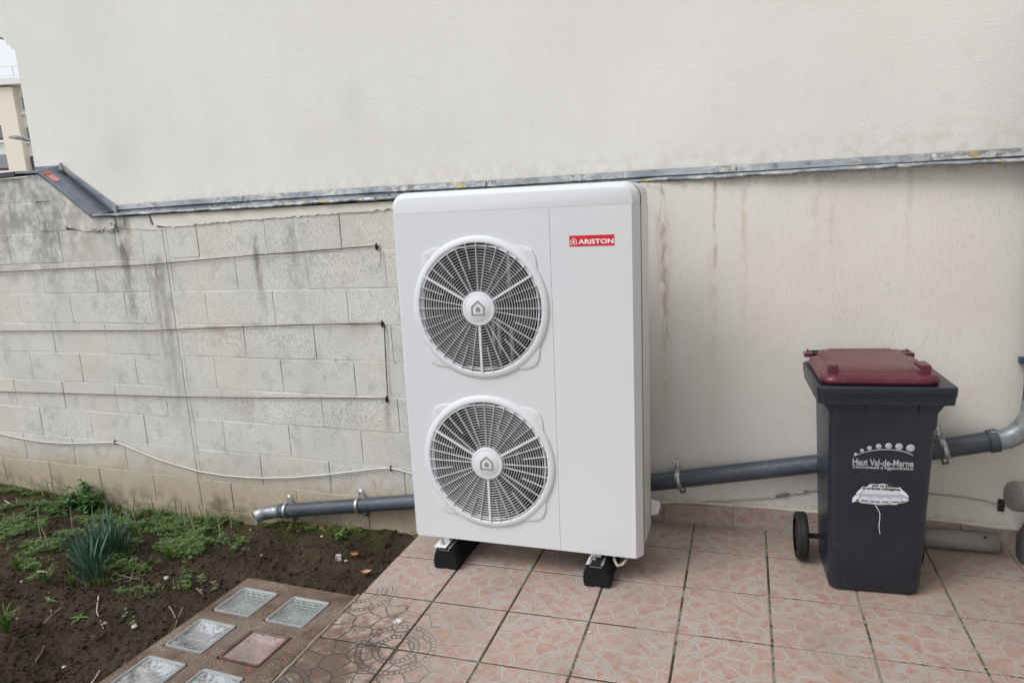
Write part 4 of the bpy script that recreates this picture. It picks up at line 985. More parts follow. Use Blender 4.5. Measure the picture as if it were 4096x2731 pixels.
# ================================================================== WIRES AND CABLES
def hook(parent, c, s_=1.0, mat=None):
    b = MB(); b.lathe([(.010*s_, 0), (.010*s_, .004), (.0001, .005)], c, (0, -1, 0), 10)
    b.tube([c+Vector((0, 0, .016*s_)), c+Vector((.002, -.010*s_, .012*s_)), c+Vector((.003, -.014*s_, 0)), c+Vector((.002, -.010*s_, -.012*s_)), c+Vector((0, 0, -.017*s_))], .0042*s_, 6)
    b.tube([c+Vector((-.006*s_, -.004, .009*s_)), c+Vector((.0, -.014*s_, .007*s_)), c+Vector((.007*s_, -.006, .001))], .003*s_, 5)
    return b.build('hook', mat or M_RUSTD, parent, smooth=50)
def wire(name, lab, pts, r=.0028, mat=None, hooks=(), cat='wire'):
    P0 = pts[0]; e = empty(name, lab, cat, P0)
    b = MB(); b.tube([q-P0 for q in pts], r, 7); b.build('strand', mat or M_RUST, e, smooth=60)
    for h_ in hooks: hook(e, h_-P0)
    return e
W = lambda q, y=-.012: on_wall(q, y)
wire('garden_wire', 'rusty trellis wire highest on the block wall', [W(q) for q in ((-250, 1100), (0, 1088), (600, 1059), (1000, 1023), (1505, 984))], hooks=[W((1507, 987), -.004)])
e = wire('wire_tail', 'short bent wire end hanging from the upper rusty hook', [W(q) for q in ((1517, 981), (1523, 1010), (1523, 1035), (1517, 1066))], .0016)
e2 = wire('garden_wire', 'rusty trellis wire in the middle of the three, ending in a hook', [W(q) for q in ((-250, 1325), (0, 1325), (600, 1322), (1000, 1305), (1530, 1292))], hooks=[W((1530, 1295), -.004)])
wire('garden_wire', 'lowest rusty trellis wire running to the lower hook', [W(q) for q in ((-250, 1563), (0, 1566), (700, 1587), (1000, 1591), (1545, 1593))], hooks=[W((1548, 1596), -.004)])
wire('garden_wire', 'dark vertical wire joining the two lower hooks', [W(q) for q in ((1537, 1298), (1541, 1400), (1546, 1500), (1551, 1592))], .0028)
wire('thin_wire', 'fine twisted wire hanging from the lowest trellis wire at the left', [W(q) for q in ((35, 1565), (34, 1582), (46, 1600), (48, 1615))], .001)
cb = [W(q, -.014) for q in ((-200, 1690), (0, 1733), (45, 1744), (100, 1755), (160, 1765), (220, 1770), (290, 1773), (380, 1770), (455, 1768), (475, 1771), (540, 1797), (620, 1831), (700, 1857), (800, 1885), (900, 1901), (1000, 1909), (1060, 1911), (1180, 1908), (1300, 1898), (1400, 1886), (1500, 1874), (1560, 1871), (1600, 1879), (1650, 1893), (1750, 1930))]
e = wire('white_cable', 'white electric cable sagging along the foot of the block wall', cb, .0046, M_CABLE, cat='cable')
for q in ((463, 1767), (1565, 1872)): hook(e, W(q, -.006)-cb[0], .9)
cw = [on_rwall(q, .008) for q in ((2500, 2012), (2610, 2008), (2700, 2010), (2800, 2007), (2900, 2005), (3000, 1997), (3075, 1991), (3115, 1983), (3160, 1977), (3245, 1962), (3400, 1950), (3600, 1960), (3740, 1976), (3850, 1988), (3940, 2003), (4002, 2020), (4070, 2032), (4200, 2060))]
e = wire('thin_cable', 'thin weathered cable with taped joints running above the skirting', cw, .0036, M_OLDCABLE, cat='cable')
def sleeve(a, b_, r, mat, nm):
    A, B = on_rwall(a, .010), on_rwall(b_, .010); m = MB(); m.tube([A-cw[0], A.lerp(B, .1)-cw[0], A.lerp(B, .9)-cw[0], B-cw[0]], [r*.6, r, r, r*.6], 8); m.build(nm, mat, e, smooth=50)
sleeve((3075, 1991), (3110, 1984), .005, M_STEEL, 'splice'); sleeve((3105, 1984), (3158, 1976), .0085, M_GCAP, 'tape_wrap'); sleeve((3185, 1971), (3230, 1963), .0065, M_STEEL, 'splice')
hk = on_rwall((4004, 2020), .006); b = MB(); b.loft([rrect(0, 0, .022, .010, .004, -.025), rrect(0, 0, .026, .016, .006, 0), rrect(0, 0, .022, .010, .004, .025)]); o = b.build('cable_clip', M_RUSTD, e, smooth=50); o.location = hk-cw[0]
for i, (q, lb_) in enumerate((((1127, 1429), 'white plastic wall plug left of the other two in the block wall'), ((1341, 1437), 'white plastic wall plug, the middle one of three in the block wall'), ((1576, 1445), 'white plastic wall plug nearest the edge of the heat pump'))):
    b = MB(); b.lathe([(.0075, 0), (.0075, .003), (.0045, .003), (.004, -.01), (.0001, -.01)], (0, 0, 0), (0, -1, 0), 12); o = b.build('wall_plug', M_PAPER, smooth=40); o.location = W(q, -.001); tag(o, lb_, 'wall plug', 'plastic plugs in the block wall')

# ================================================================== WHEELIE BIN
bn = empty('wheelie_bin', 'dark blue-grey wheelie bin with a burgundy lid in front of the cream wall', 'bin', (0.293, -0.462, 0), R(6.3))
ZB = 0.755
def bsec(t, z, grow=0.0, r=.032):
    w_ = .318+(.352-.318)*t; d0 = 0.0-.034*t; d1 = .285+.055*t
    return rrect(0, (d0+d1)/2, w_+grow, d1-d0+grow, r, z, 6)
b = MB(); secs = [bsec(0, 0.0, -.030, .03), bsec(0, .008, -.012, .034), bsec(.02, .028, -.004, .036), bsec(.04, .036, .0, .036)]
for i in range(1, 9): secs.append(bsec(.04+.96*i/8, .036+(ZB-.036)*i/8, 0, .036-.006*i/8))
secs += [bsec(1, ZB, -.012, .03)]
b.loft(secs, True, True); b.build('body', M_BIN, bn, smooth=40)
def brim(z, wd, d0, d1, r=.020): return rrect(.0025, (d0+d1)/2, wd, d1-d0, r, z, 4)
b = MB(); b.loft([brim(.752, .400, -.046, .350), brim(.755, .438, -.060, .360), brim(.782, .442, -.062, .362), brim(.786, .446, -.064, .364), brim(.814, .448, -.065, .365), brim(.819, .440, -.060, .361), brim(.819, .36, -.02, .33)], True, True)
b.build('rim', M_BIN, bn, smooth=35)
b = MB(); b.box((-.205, -.0665, .787), (.208, -.0655, .790)); b.build('rim_bead', M_BIN, bn)
for x0_, sgn in ((-.162, -1), (.165, 1)):
    b = MB(); b.prism([(x0_, -.022, .752), (x0_+sgn*.038, -.022, .752), (x0_+sgn*.012, -.022, .715), (x0_+sgn*.010, -.022, .655), (x0_-sgn*.004, -.022, .655)], (0, .30, 0)); bevel(b.build('gusset', M_BIN, bn), .003, 2)
for x0_ in (-.055, .115):
    b = MB(); b.prism([(x0_-.002, -.026, .752), (x0_-.002, -.046, .752), (x0_-.002, -.028, .695)], (.004, 0, 0)); b.build('rib', M_BIN, bn)
# lid
lid = bpy.data.objects.new('lid', None); col.objects.link(lid); lid.parent = bn; lid.location = (0.0, 0, .820)
def lsec(wd, d0, d1, r, z): return rrect(-.012, (d0+d1)/2, wd, d1-d0, r, z, 6)
b = MB(); b.loft([lsec(.374, -.037, .335, .045, .0), lsec(.386, -.042, .338, .048, .003), lsec(.390, -.044, .340, .05, .014), lsec(.384, -.040, .338, .05, .024), lsec(.366, -.028, .332, .05, .031), lsec(.335, -.012, .322, .05, .036)], True, True)
b.build('cover', M_LID, lid, smooth=60)
b = MB()
def dome(z, wf, wb, yf, yb, dzb=0.0):
    return [Vector((-.012-wf/2, yf, z)), Vector((-.012, yf-.010, z)), Vector((-.012+wf/2, yf, z)), Vector((-.012+wb/2, yb, z+dzb)), Vector((-.012, yb, z+dzb)), Vector((-.012-wb/2, yb, z+dzb))]
rng = []
for t_ in range(7):
    tt = t_/6; e_ = math.sin(tt*math.pi/2)
    rng.append(dome(.028+.020*e_, .275-.075*(1-math.cos(tt*math.pi/2)), .320-.060*(1-math.cos(tt*math.pi/2)), -.008+.110*(1-math.cos(tt*math.pi/2)), .336, .005*e_))
b.loft(rng, False, True); o = b.build('raised_panel', M_LID, lid, smooth=60)
sb = o.modifiers.new('b', 'BEVEL'); sb.width = .012; sb.segments = 3; sb.limit_method = 'ANGLE'; sb.angle_limit = R(28)
b = MB(); b.loft([[Vector((x, y, z)) for x, z in ((-.135, .040), (.108, .040), (.104, .054), (-.131, .054))] for y in (.322, .350)]); bevel(b.build('rear_bar', M_LID, lid), .004, 2)
for sx in (-1, 1):
    cx_ = -.012+sx*.150
    b = MB(); b.box((cx_-.018, .000, .020), (cx_+.018, .014, .062)); b.box((cx_-.018, .0141, .048), (cx_-.010, .085, .062)) if sx > 0 else b.box((cx_+.010, .0141, .048), (cx_+.018, .085, .062))
    b.box((cx_-.0178, .0142, .052), (cx_+.0178, .080, .0625)); bevel(b.build('lid_handle', M_LID, lid), .003, 2)
    cx_ = -.012+sx*.185
    b = MB(); b.box((cx_-.020, .335, .020), (cx_+.014, .385, .036)); b.box((cx_-.006, .375, .028), (cx_+.0, .397, .044)); bevel(b.build('hinge', M_LID, lid), .004, 2)
b = MB(); b.tube([(-.20, .388, .850), (.18, .388, .850)], .009, 12); b.build('push_bar', M_BIN, bn, smooth=50)
for sx in (-1, 1):
    b = MB(); b.box((sx*.17-.01, .355, .80), (sx*.17+.01, .395, .852)); b.build('handle_arm', M_BIN, bn)
# wheels and axle
b = MB(); b.tube([(-.245, .255, .099), (.20, .255, .099)], .011, 12); b.build('axle', M_TYRE, bn, smooth=50)
for sx in (-1, 1):
    wl = bpy.data.objects.new('wheel', None); col.objects.link(wl); wl.parent = bn; wl.location = (sx*.229 if sx < 0 else .188, .255, .099)
    b = MB(); b.lathe([(.070, -.022), (.090, -.022), (.096, -.017), (.098, -.012), (.096, -.009), (.098, -.006), (.098, -.002), (.096, 0), (.098, .003), (.098, .008), (.096, .011), (.098, .013), (.096, .018), (.090, .022), (.070, .022)], (0,0,0), (1,0,0), 48); b.build('tyre', M_TYRE, wl, smooth=35)
    b = MB(); b.lathe([(.072, -.014), (.060, -.016), (.030, -.010), (.016, -.022), (.0001, -.022)], (0,0,0), (1,0,0), 32); b.lathe([(.072, .014), (.060, .016), (.030, .010), (.016, .022), (.0001, .022)], (0,0,0), (1,0,0), 32); b.build('rim', M_TYRE, wl, smooth=35)
# front print: plane of the leaning front face
lean = math.atan2(.034*.96, ZB-.036)
def fm(x, z, off=.0016):
    y = -.034*max(0.0, (.04+.96*(z-.036)/(ZB-.036)))-off
    return Matrix.Translation((x, y, z)) @ Matrix.Rotation(lean, 4, 'X') @ FACE
def onbin(q):       # picture point to (x, z) on the bin's front face
    inv = bn_inv; n_ = bn_rot @ Vector((0, -math.cos(lean), -math.sin(lean))); p0 = bn_rot @ Vector((0, -.0014, .036)) + Vector(bn.location)
    w_ = on_plane(q, p0, n_); l_ = inv @ w_; return l_.x, l_.z
bn_m = Matrix.Translation(bn.location) @ Matrix.Rotation(R(6.3), 4, 'Z'); bn_inv = bn_m.inverted(); bn_rot = bn_m.to_3x3()
def span(a, b_): (x0_, z0_), (x1_, z1_) = onbin(a), onbin(b_); return (x0_+x1_)/2, (z0_+z1_)/2, abs(x1_-x0_)
def fit_text(name, body, a, b_, hgt, mat, parent, bold=0.0, off=.0018):
    x_, z_, wd = span(a, b_)
    o = text(name, body, hgt, mat, parent, fm(x_, z_, off), 1.0, bold, .0003)
    xs_ = [v.co.x for v in o.data.vertices]; f_ = wd/(max(xs_)-min(xs_)); mid_ = (max(xs_)+min(xs_))/2
    o.data.transform(Matrix.Diagonal((f_, 1, 1, 1)) @ Matrix.Translation((-mid_, 0, 0))); return o
def smallm(b, name, mat, parent, smooth=False): return b.build(name, mat, parent, smooth)
lg = bpy.data.objects.new('logo', None); col.objects.link(lg); lg.parent = bn
fit_text('lettering', 'Haut Val-de-Marne', (3410, 1852), (3654, 1849), .036, M_SILVER, lg, .0006)
fit_text('lettering', 'Communaut\u00e9 d Agglom\u00e9ration', (3410, 1868), (3653, 1871), .0155, M_SILVER, lg, .0003)
for q, rad in (((3423, 1816), 5.5), ((3448, 1801), 6.5), ((3478, 1791), 7.5), ((3515, 1784), 9.0), ((3554, 1782), 10.5), ((3596, 1785), 11.5), ((3642, 1791), 13)):
    x_, z_ = onbin(q); b = MB(); rr_ = rad/940
    b.lathe([(rr_, 0), (rr_*.9, .0006), (.0001, .0008)], (0, 0, 0), (0, 0, 1), 18); o = b.build('dot', M_SILVER, lg, smooth=60); o.matrix_local = fm(x_, z_, .001)
apts = [onbin(q) for q in ((3414, 1824), (3440, 1813), (3475, 1803), (3515, 1797), (3554, 1796), (3596, 1800), (3630, 1809), (3653, 1820))]
b = MB(); tk = [.0022, .0026, .003, .0034, .0036, .004, .004, .003]
for i in range(len(apts)-1):
    (x0_, z0_), (x1_, z1_) = apts[i], apts[i+1]
    q = [fm(x0_, z0_-tk[i]/2).translation, fm(x1_, z1_-tk[i+1]/2).translation, fm(x1_, z1_+tk[i+1]/2).translation, fm(x0_, z0_+tk[i]/2).translation]
    b.quad(*q)
b.build('arc', M_SILVER, lg)
# torn collection-day sticker
st = bpy.data.objects.new('sticker', None); col.objects.link(st); st.parent = bn
def poly_on(name, pts, mat, off, parent): 
    b = MB(); b.prism([fm(*onbin(q), off).translation for q in pts], fm(0, .3, 0).to_3x3() @ Vector((0, 0, -.0006))); return b.build(name, mat, parent)
poly_on('paper', [(3407,2004),(3411,1988),(3423,1977),(3428,1966),(3443,1952),(3450,1944),(3466,1947),(3474,1938),(3488,1934),(3510,1936),(3530,1933),(3548,1936),(3560,1943),(3578,1949),(3596,1950),(3598,1945),(3608,1957),(3622,1968),(3634,1982),(3634,2003),(3618,2010),(3596,2012),(3584,2018),(3555,2016),(3520,2018),(3500,2016),(3470,2013),(3445,2010),(3430,2003),(3420,2006)], M_STICK, .0016, st)
poly_on('lilac_band', [(3424,1977),(3440,1973),(3500,1974),(3560,1976),(3612,1977),(3632,1985),(3632,2001),(3618,2008),(3590,2011),(3555,2014),(3500,2013),(3470,2011),(3445,2007),(3432,2001),(3418,1994)], M_STICKL, .0024, st)
fit_text('lettering', 'ans ce bac,', (3488, 1940), (3570, 1942), .0145, M_INK, st, .0004, .0024)
fit_text('lettering', 'es ordures m\u00e9nag\u00e8res', (3448, 1950), (3600, 1956), .0145, M_INK, st, .0004, .0024)
for q, wd in (((3458, 2000), 'Mardi'), ((3499, 2003), 'Mercredi'), ((3540, 2005), 'Jeudi'), ((3580, 2005), 'Vendredi'), ((3616, 2004), 'Samedi'), ((3425, 1997), 'ndi')):
    x_, z_ = onbin((q[0], q[1]-4)); b = MB(); rr_ = .0175 if wd != 'ndi' and wd != 'Samedi' else .012
    n_ = 20; b.prism([fm(x_+rr_*math.cos(2*math.pi*i/n_), z_+(rr_*.72)*math.sin(2*math.pi*i/n_), .0030).translation for i in range(n_)], fm(0, .3, 0).to_3x3() @ Vector((0, 0, -.0004))); b.build('day_circle', M_STICK, st)
    hw_ = {'ndi': 8, 'Mardi': 12, 'Mercredi': 16, 'Jeudi': 12, 'Vendredi': 15, 'Samedi': 13}[wd]
    fit_text('lettering', wd, (q[0]-hw_, q[1]), (q[0]+hw_, q[1]), .0095, M_INK, st, .0002, .0036)
for pts in ([(3407,2004),(3417,1985),(3437,1976),(3430,1990),(3412,2006)], [(3597,1947),(3634,1983),(3622,1983),(3606,1972)], [(3430,1968),(3452,1946),(3446,1962),(3434,1972)]):
    o = poly_on('curled_edge', pts, M_WPRINT, .0048, st)
tl = [fm(*onbin(q), .003+.004*math.sin(i*.9)).translation for i, q in enumerate(((3500,2018),(3510,2032),(3518,2050),(3518,2075),(3516,2100),(3517,2118),(3520,2133)))]
b = MB(); b.tube(tl, .0013, 5); b.build('peeled_strip', M_WPRINT, st)

# ================================================================== GLASS BLOCK SLAB
gs = empty('glass_block_slab', 'brown terrazzo slab holding rows of square glass blocks beside the tiles', 'light well slab', (-1.93, -1.5, 0))
GO = Vector((-1.93, -1.5, 0)); ZG = -0.014
xs = [-2.206, -2.168, -1.978, -1.908, -1.720, -1.662]
ys = [-1.010, -1.080]; yy = -1.080
for i in range(5): ys += [yy-.184, yy-.243]; yy -= .243
ys = ys[:-1]+[ys[-2]-.09] if False else ys
cells = MB(); hi = {}
def gv(x, y, z):
    if abs(x-xs[-1]) < 1e-6: x = -1.652+0.05*(-1.0-y)
    return (x-GO.x, y-GO.y, z)
for i in range(len(xs)-1):
    for j in range(len(ys)-1):
        hole = (i in (1, 3)) and (j % 2 == 1)
        x0_, x1_, y0_, y1_ = xs[i], xs[i+1], ys[j+1], ys[j]
        if not hole: cells.add([gv(x0_,y0_,ZG), gv(x1_,y0_,ZG), gv(x1_,y1_,ZG), gv(x0_,y1_,ZG)], [(0,1,2,3)])
        else:
            for (a, b_) in (((x0_,y0_),(x1_,y0_)), ((x1_,y0_),(x1_,y1_)), ((x1_,y1_),(x0_,y1_)), ((x0_,y1_),(x0_,y0_))):
                cells.add([gv(a[0],a[1],ZG), gv(b_[0],b_[1],ZG), gv(b_[0],b_[1],ZG-.06), gv(a[0],a[1],ZG-.06)], [(0,1,2,3)])
out = [(xs[0], ys[-1]), (xs[-1], ys[-1]), (xs[-1], ys[0]), (xs[0], ys[0])]
for i in range(4):
    a, b_ = out[i], out[(i+1) % 4]
    cells.add([gv(a[0],a[1],ZG), gv(b_[0],b_[1],ZG), gv(b_[0],b_[1],ZG-.30), gv(a[0],a[1],ZG-.30)], [(0,1,2,3)])
o = cells.build('frame', M_TERR, gs)
bmx = bmesh.new(); bmx.from_mesh(o.data); bmesh.ops.remove_doubles(bmx, verts=bmx.verts, dist=1e-5); bmesh.ops.recalc_face_normals(bmx, faces=bmx.faces); bmx.to_mesh(o.data); bmx.free(); bevel(o, .006, 2, 50)
b = MB(); b.box(gv(xs[0]+.01, ys[-1]+.01, ZG-.10), gv(xs[-1]-.01, ys[0]-.01, ZG-.061)); b.build('well_floor', M_GBACK, gs)
def glass_meshes(mat, nm):
    s_ = .0915; m = MB()      # pane, set inside a raised glass rim
    n_ = 12; vv = [(-s_*.86+2*s_*.86*i/n_, -s_*.86+2*s_*.86*j/n_, -.004-.010*min(1, 4*min(i/n_, 1-i/n_, j/n_, 1-j/n_))) for j in range(n_+1) for i in range(n_+1)]
    m.add(vv, [(j*(n_+1)+i, j*(n_+1)+i+1, (j+1)*(n_+1)+i+1, (j+1)*(n_+1)+i) for j in range(n_) for i in range(n_)])
    pane = m.mesh('pane', mat, smooth=60)
    m = MB(); m.loft([rrect(0, 0, 2*s_, 2*s_*.985, .012, -.05), rrect(0, 0, 2*s_, 2*s_*.985, .012, .000), rrect(0, 0, 1.97*s_, 1.95*s_, .012, .0025), rrect(0, 0, 1.84*s_, 1.82*s_, .012, .0025), rrect(0, 0, 1.74*s_, 1.72*s_, .008, -.0035)], False, False)
    return pane, m
rimm = None
kinds = {(0,0): M_GW, (0,1): M_GW, (1,0): M_GV, (1,1): M_GP, (2,0): M_GV, (2,1): M_GV, (3,0): M_GW, (3,1): M_GV, (4,0): M_GV, (4,1): M_GP}
cache = {}
k = NM('glass_rim'); p = k.obj()
M_GRIM2 = k.done(k.mix(k.noise(p, 30, 3), (0.30, 0.31, 0.31), (0.44, 0.45, 0.45)), 0.2, trans=0.25)
for (row, cl), mt in kinds.items():
    if mt.name not in cache:
        pane, rm = glass_meshes(mt, ''); cache[mt.name] = (pane, rm.mesh('rim', M_GP if mt == M_GP else M_GRIM2, smooth=40))
    cx_ = (-2.073, -1.814)[cl]; cy_ = -1.172-.243*row
    g_ = bpy.data.objects.new('glass_block', None); col.objects.link(g_); g_.parent = gs; g_.location = gv(cx_, cy_, ZG); g_.rotation_euler = (0, 0, R(180*(row % 2)))
    link('pane', cache[mt.name][0], g_); link('rim', cache[mt.name][1], g_)
# mortar lip between slab and terrace
b = MB(); pts = [grid(-1, -0.05+(-5.2)*i/40) + Vector((-.010+.004*mnoise.noise(Vector((i*.9, 0, 0))), 0, -.010+.004*mnoise.noise(Vector((i*1.3, 5, 0))))) for i in range(41)]
b.tube(pts, [.010+.004*mnoise.noise(Vector((i*.7, 9, 0))) for i in range(41)], 6); b.build('edge_mortar', plain('edge_mortar', (0.24, 0.20, 0.15), 0.9, var=0.4, scale=25, bumpd=.003), pat, smooth=60)

# ================================================================== PLANTS
def blade(L_, w_, bend, seg=6, fold=.25, mi=None):
    m = MB(); vv = []; ff = []
    for i in range(seg+1):
        t = i/seg; wd = w_*(1-.0*t)*(1 if t < .75 else max(.02, (1-t)/.25))*(0.75+.25*min(1, t*4)); x = bend*t*t; z = L_*(t-.12*abs(bend)/max(L_, .01)*t*t)
        vv += [(x, -wd/2, z), (x+wd*fold, 0, z), (x, wd/2, z)]
    for i in range(seg):
        for j in range(2): ff.append((i*3+j, i*3+j+1, i*3+j+4, i*3+j+3))
    m.add(vv, ff); m.m = [1 if i < 2 else 0 for i in range(len(ff))] if mi else m.m
    return m
daff = [blade(L_, .0125, bd_, mi=True).mesh('leaf', [M_DAFF, M_DAFFB], smooth=60) for L_, bd_ in ((.30, .03), (.27, .06), (.24, .02), (.32, .05), (.22, .08))]
for px_, cnt, rad, lab in (((375, 2325), 44, .055, 'daffodil clump of upright blue-green leaves, nearest the camera'), ((395, 2235), 95, .095, 'largest and middle clump of blue-green daffodil leaves'), ((462, 2215), 44, .060, 'daffodil leaf clump at the back right beside the chickweed')):
    g = on_ground(px_, -.315); g.z = soil_z(g.x, g.y)
    pl_ = empty('daffodil_plant', lab, 'plant', g, 0, 'daffodil clumps in the bed')
    for i in range(cnt):
        rr_ = rad*math.sqrt(random.random()); a = random.random()*6.28
        o = link('leaf', random.choice(daff), pl_); o.location = (rr_*math.cos(a)*1.3, rr_*math.sin(a), -.01)
        o.rotation_euler = (random.uniform(-.12, .12), .10+rr_/rad*.22*random.random(), a+random.uniform(-.8, .8)); s_ = random.uniform(.62, .98); o.scale = (1, 1, s_)
def leaf_shape(L_, w_, lobes=True, seg=8):
    m = MB(); vv = [(0, 0, 0)]; n_ = seg*2
    pts = []
    for i in range(1, n_):
        t = i/n_; a = t*2*math.pi; 
        x = L_*(0.5-0.5*math.cos(a)); y = w_*.5*math.sin(a)*(1+(0.18*math.sin(a*6) if lobes else 0))
        pts.append((x, y, .12*L_*math.sin(t*math.pi*2)**2 - .25*L_*(x/L_)**2))
    vv += pts; vv.append((L_*.5, 0, -.03*L_)); c = len(vv)-1
    m.add(vv, [(i, i+1, c) for i in range(0, n_-1)] + [(n_-1, 0, c)]); return m
wl_m = [leaf_shape(L_, w_).mesh('leaf', M_WEED, smooth=60) for L_, w_ in ((.050, .040), (.038, .032), (.060, .046))]
# bushy weed at the wall: stems with leaves
g = on_ground((355, 2010), -.315); g.y = -.05
wd_ = empty('weed_plant', 'bushy bright green dead-nettle growing against the block wall', 'plant', (g.x, g.y, soil_z(g.x, g.y)))
for s_ in range(22):
    dx, dy = random.uniform(-.15, .15), random.uniform(-.12, .02); H_ = random.uniform(.09, .24)*(1.0 if abs(dx) < .08 else .6)
    top_ = Vector((dx*1.2, dy, H_)); b = MB(); b.tube([(dx*.5, dy*.5, -.01), (dx*.9, dy*.9, H_*.5), top_], .002, 5); b.build('stem', M_WEED, wd_)
    for i in range(int(6+H_*32)):
        t = random.uniform(.25, 1); q = Vector((dx*.5, dy*.5, -.01)).lerp(top_, t)
        o = link('leaf', random.choice(wl_m), wd_); o.location = q; o.rotation_euler = (random.uniform(-.3, .3), random.uniform(-.5, .35), random.random()*6.28); z_ = random.uniform(.6, 1.0); o.scale = (z_, z_, z_)
# ground cover: dense small leaves, as in the photograph a green mat thinning to the right
def cover_density(x, y):
    n1 = mnoise.fractal(Vector((x*4.2, y*6.0, 0.3)), .8, 2, 4)
    d_ = 0.50 + n1*1.1
    if x > -3.3: d_ -= (x+3.3)*1.1
    if x < -4.15: d_ -= (-4.15-x)*0.45
    lim = -0.72 + 0.16*(x+4)*-0.5
    if y < lim: d_ -= (lim-y)*4.5
    if y > -.06 : d_ += .05
    return d_
def scatter(name, mat, lab, cnt, fn, size, seed, xr=(-5.5, -2.2), yr=(-1.5, -.02), thr=.25):
    random.seed(seed); b = MB(); c = 0; t_ = 0
    while c < cnt and t_ < cnt*30:
        t_ += 1
        x, y = random.uniform(*xr), random.uniform(*yr)
        if cover_density(x, y) < thr + random.random()*.55: continue
        fn(b, Vector((x, y, soil_z(x, y))), size); c += 1
    o = b.build(name, mat, smooth=60); tag(o, lab, kind='stuff'); return o
def rosette(b, q, s_):
    k_ = random.randint(4, 7); s_ = s_*random.uniform(.6, 1.25); up_ = random.uniform(.004, .035)
    for i in range(k_):
        a = i*6.28/k_+random.uniform(-.4, .4); ca, sa = math.cos(a), math.sin(a); r1 = s_*random.uniform(.8, 1.2); w_ = r1*.33; el_ = random.uniform(-.1, .5)
        def P_(r, t, z): return q+Vector((ca*r-sa*t, sa*r+ca*t, up_+z))
        b.add([P_(r1*.25, 0, 0), P_(r1*.6, w_, r1*el_*.6), P_(r1*1.05, 0, r1*el_), P_(r1*.6, -w_, r1*el_*.6)], [(0,1,2),(0,2,3)])
def tuft(b, q, s_):
    for i in range(random.randint(3, 6)):
        a = random.random()*6.28; L_ = s_*random.uniform(.5, 1.2); sp = L_*random.uniform(.2, .8); w_ = .0016
        ca, sa = math.cos(a), math.sin(a); d_ = Vector((-sa, ca, 0))*w_
        m_ = q+Vector((ca*sp*.4, sa*sp*.4, L_*.7)); e_ = q+Vector((ca*sp, sa*sp, L_))
        b.add([q-d_, q+d_, m_+d_*.8, m_-d_*.8, e_], [(0,1,2,3),(3,2,4)])
scatter('ground_cover', M_COVER, 'low mat of small green chickweed leaves over the bed', 5200, rosette, .013, 11)
scatter('grass', M_GRASS, 'thin bright grass blades growing through the chickweed', 1500, tuft, .040, 12, thr=.10)
def mossb(b, q, s_): clump(b, q+Vector((0,0,.0)), s_*random.uniform(.5, 1.3), 5)
random.seed(21); b = MB()
for i in range(700):
    x = random.choice((random.uniform(-5.4, -3.9), random.uniform(-3.0, -2.3))) if random.random() < .8 else random.uniform(-1.95, -1.80); y = -.03*random.random()-.012; clump(b, (x, y, soil_z(x, y)+.002), random.uniform(.004, .012), 5)
tag(b.build('moss', M_MOSS, smooth=60), 'yellow-green moss cushions along the foot of the block wall', kind='stuff')
# grass tufts and seedlings that stand by themselves
def grass_tuft(px_, n_, s_, lab, cat='grass tuft', name='grass_tuft', z=-.31):
    g = on_ground(px_, z); g.z = soil_z(g.x, g.y); e = empty(name, lab, cat, g, group='grass tufts and seedlings')
    b = MB(); c_ = Vector((0, 0, 0))
    for i in range(n_):
        a = random.random()*6.28; L_ = s_*random.uniform(.6, 1.2); sp = L_*random.uniform(.3, 1.0); w_ = .0022
        ca, sa = math.cos(a), math.sin(a); d_ = Vector((-sa, ca, 0))*w_; q = Vector((random.uniform(-.01, .01), random.uniform(-.01, .01), 0))
        m_ = q+Vector((ca*sp*.4, sa*sp*.4, L_*.75)); e_ = q+Vector((ca*sp, sa*sp, L_*.9)); b.add([q-d_, q+d_, m_+d_*.8, m_-d_*.8, e_], [(0,1,2,3),(3,2,4)])
    b.build('blades', M_GRASS, e)
grass_tuft((28, 2540), 60, .12, 'large grass tuft on bare soil at the left edge')
grass_tuft((190, 2340), 34, .09, 'grass tuft left of the front daffodils')
grass_tuft((290, 2330), 30, .08, 'grass tuft just left of the daffodil stalks')
grass_tuft((680, 2235), 40, .09, 'bright grass tuft at the right end of the green mat')
grass_tuft((70, 2280), 34, .09, 'grass tuft beside bleached sticks at the far left')
grass_tuft((160, 2130), 34, .09, 'yellowish grass tuft behind the daffodils on the left')
grass_tuft((545, 2140), 30, .08, 'grass tuft behind the daffodils on the right')
grass_tuft((850, 2090), 26, .07, 'grass tuft below the outlet of the drainpipe')
sl_m = [leaf_shape(L_, w_, False).mesh('leaf', M_COVER if i % 2 else M_WEED, smooth=60) for i, (L_, w_) in enumerate(((.045, .014), (.020, .013)))]
def seedling(px_, kind_, n_, s_, lab, z=-.31):
    g = on_ground(px_, z); g.z = soil_z(g.x, g.y); e = empty('seedling', lab, 'seedling', g, random.random()*6, 'seedlings on the bare soil')
    for i in range(n_):
        o = link('leaf', sl_m[kind_], e); o.location = (0, 0, .003+.012*(i % 4)*(kind_)); o.rotation_euler = (0, random.uniform(-.5, -.1), i*6.28/n_*1.6+random.uniform(-.2, .2)); o.scale = (s_, s_, s_)
seedling((315, 2465), 0, 6, 1.0, 'spiky green seedling in the bare soil right of the front daffodils')
seedling((195, 2415), 0, 4, 1.0, 'narrow-leaved seedling left on the bare soil')
seedling((1365, 2188), 1, 16, 1.5, 'bright green weed near the wall under the drainpipe'); seedling((1378, 2165), 1, 14, 1.5, 'bright green weed close behind another by the wall')
seedling((808, 2320), 1, 10, 1.2, 'small upright seedling left of the glass slab'); seedling((857, 2350), 1, 9, 1.1, 'small seedling beside the slab corner')
seedling((500, 2455), 1, 6, 1.0, 'tiny seedling in the middle of the bare soil'); seedling((535, 2495), 1, 5, .9, 'tiny seedling beside the white pebble')
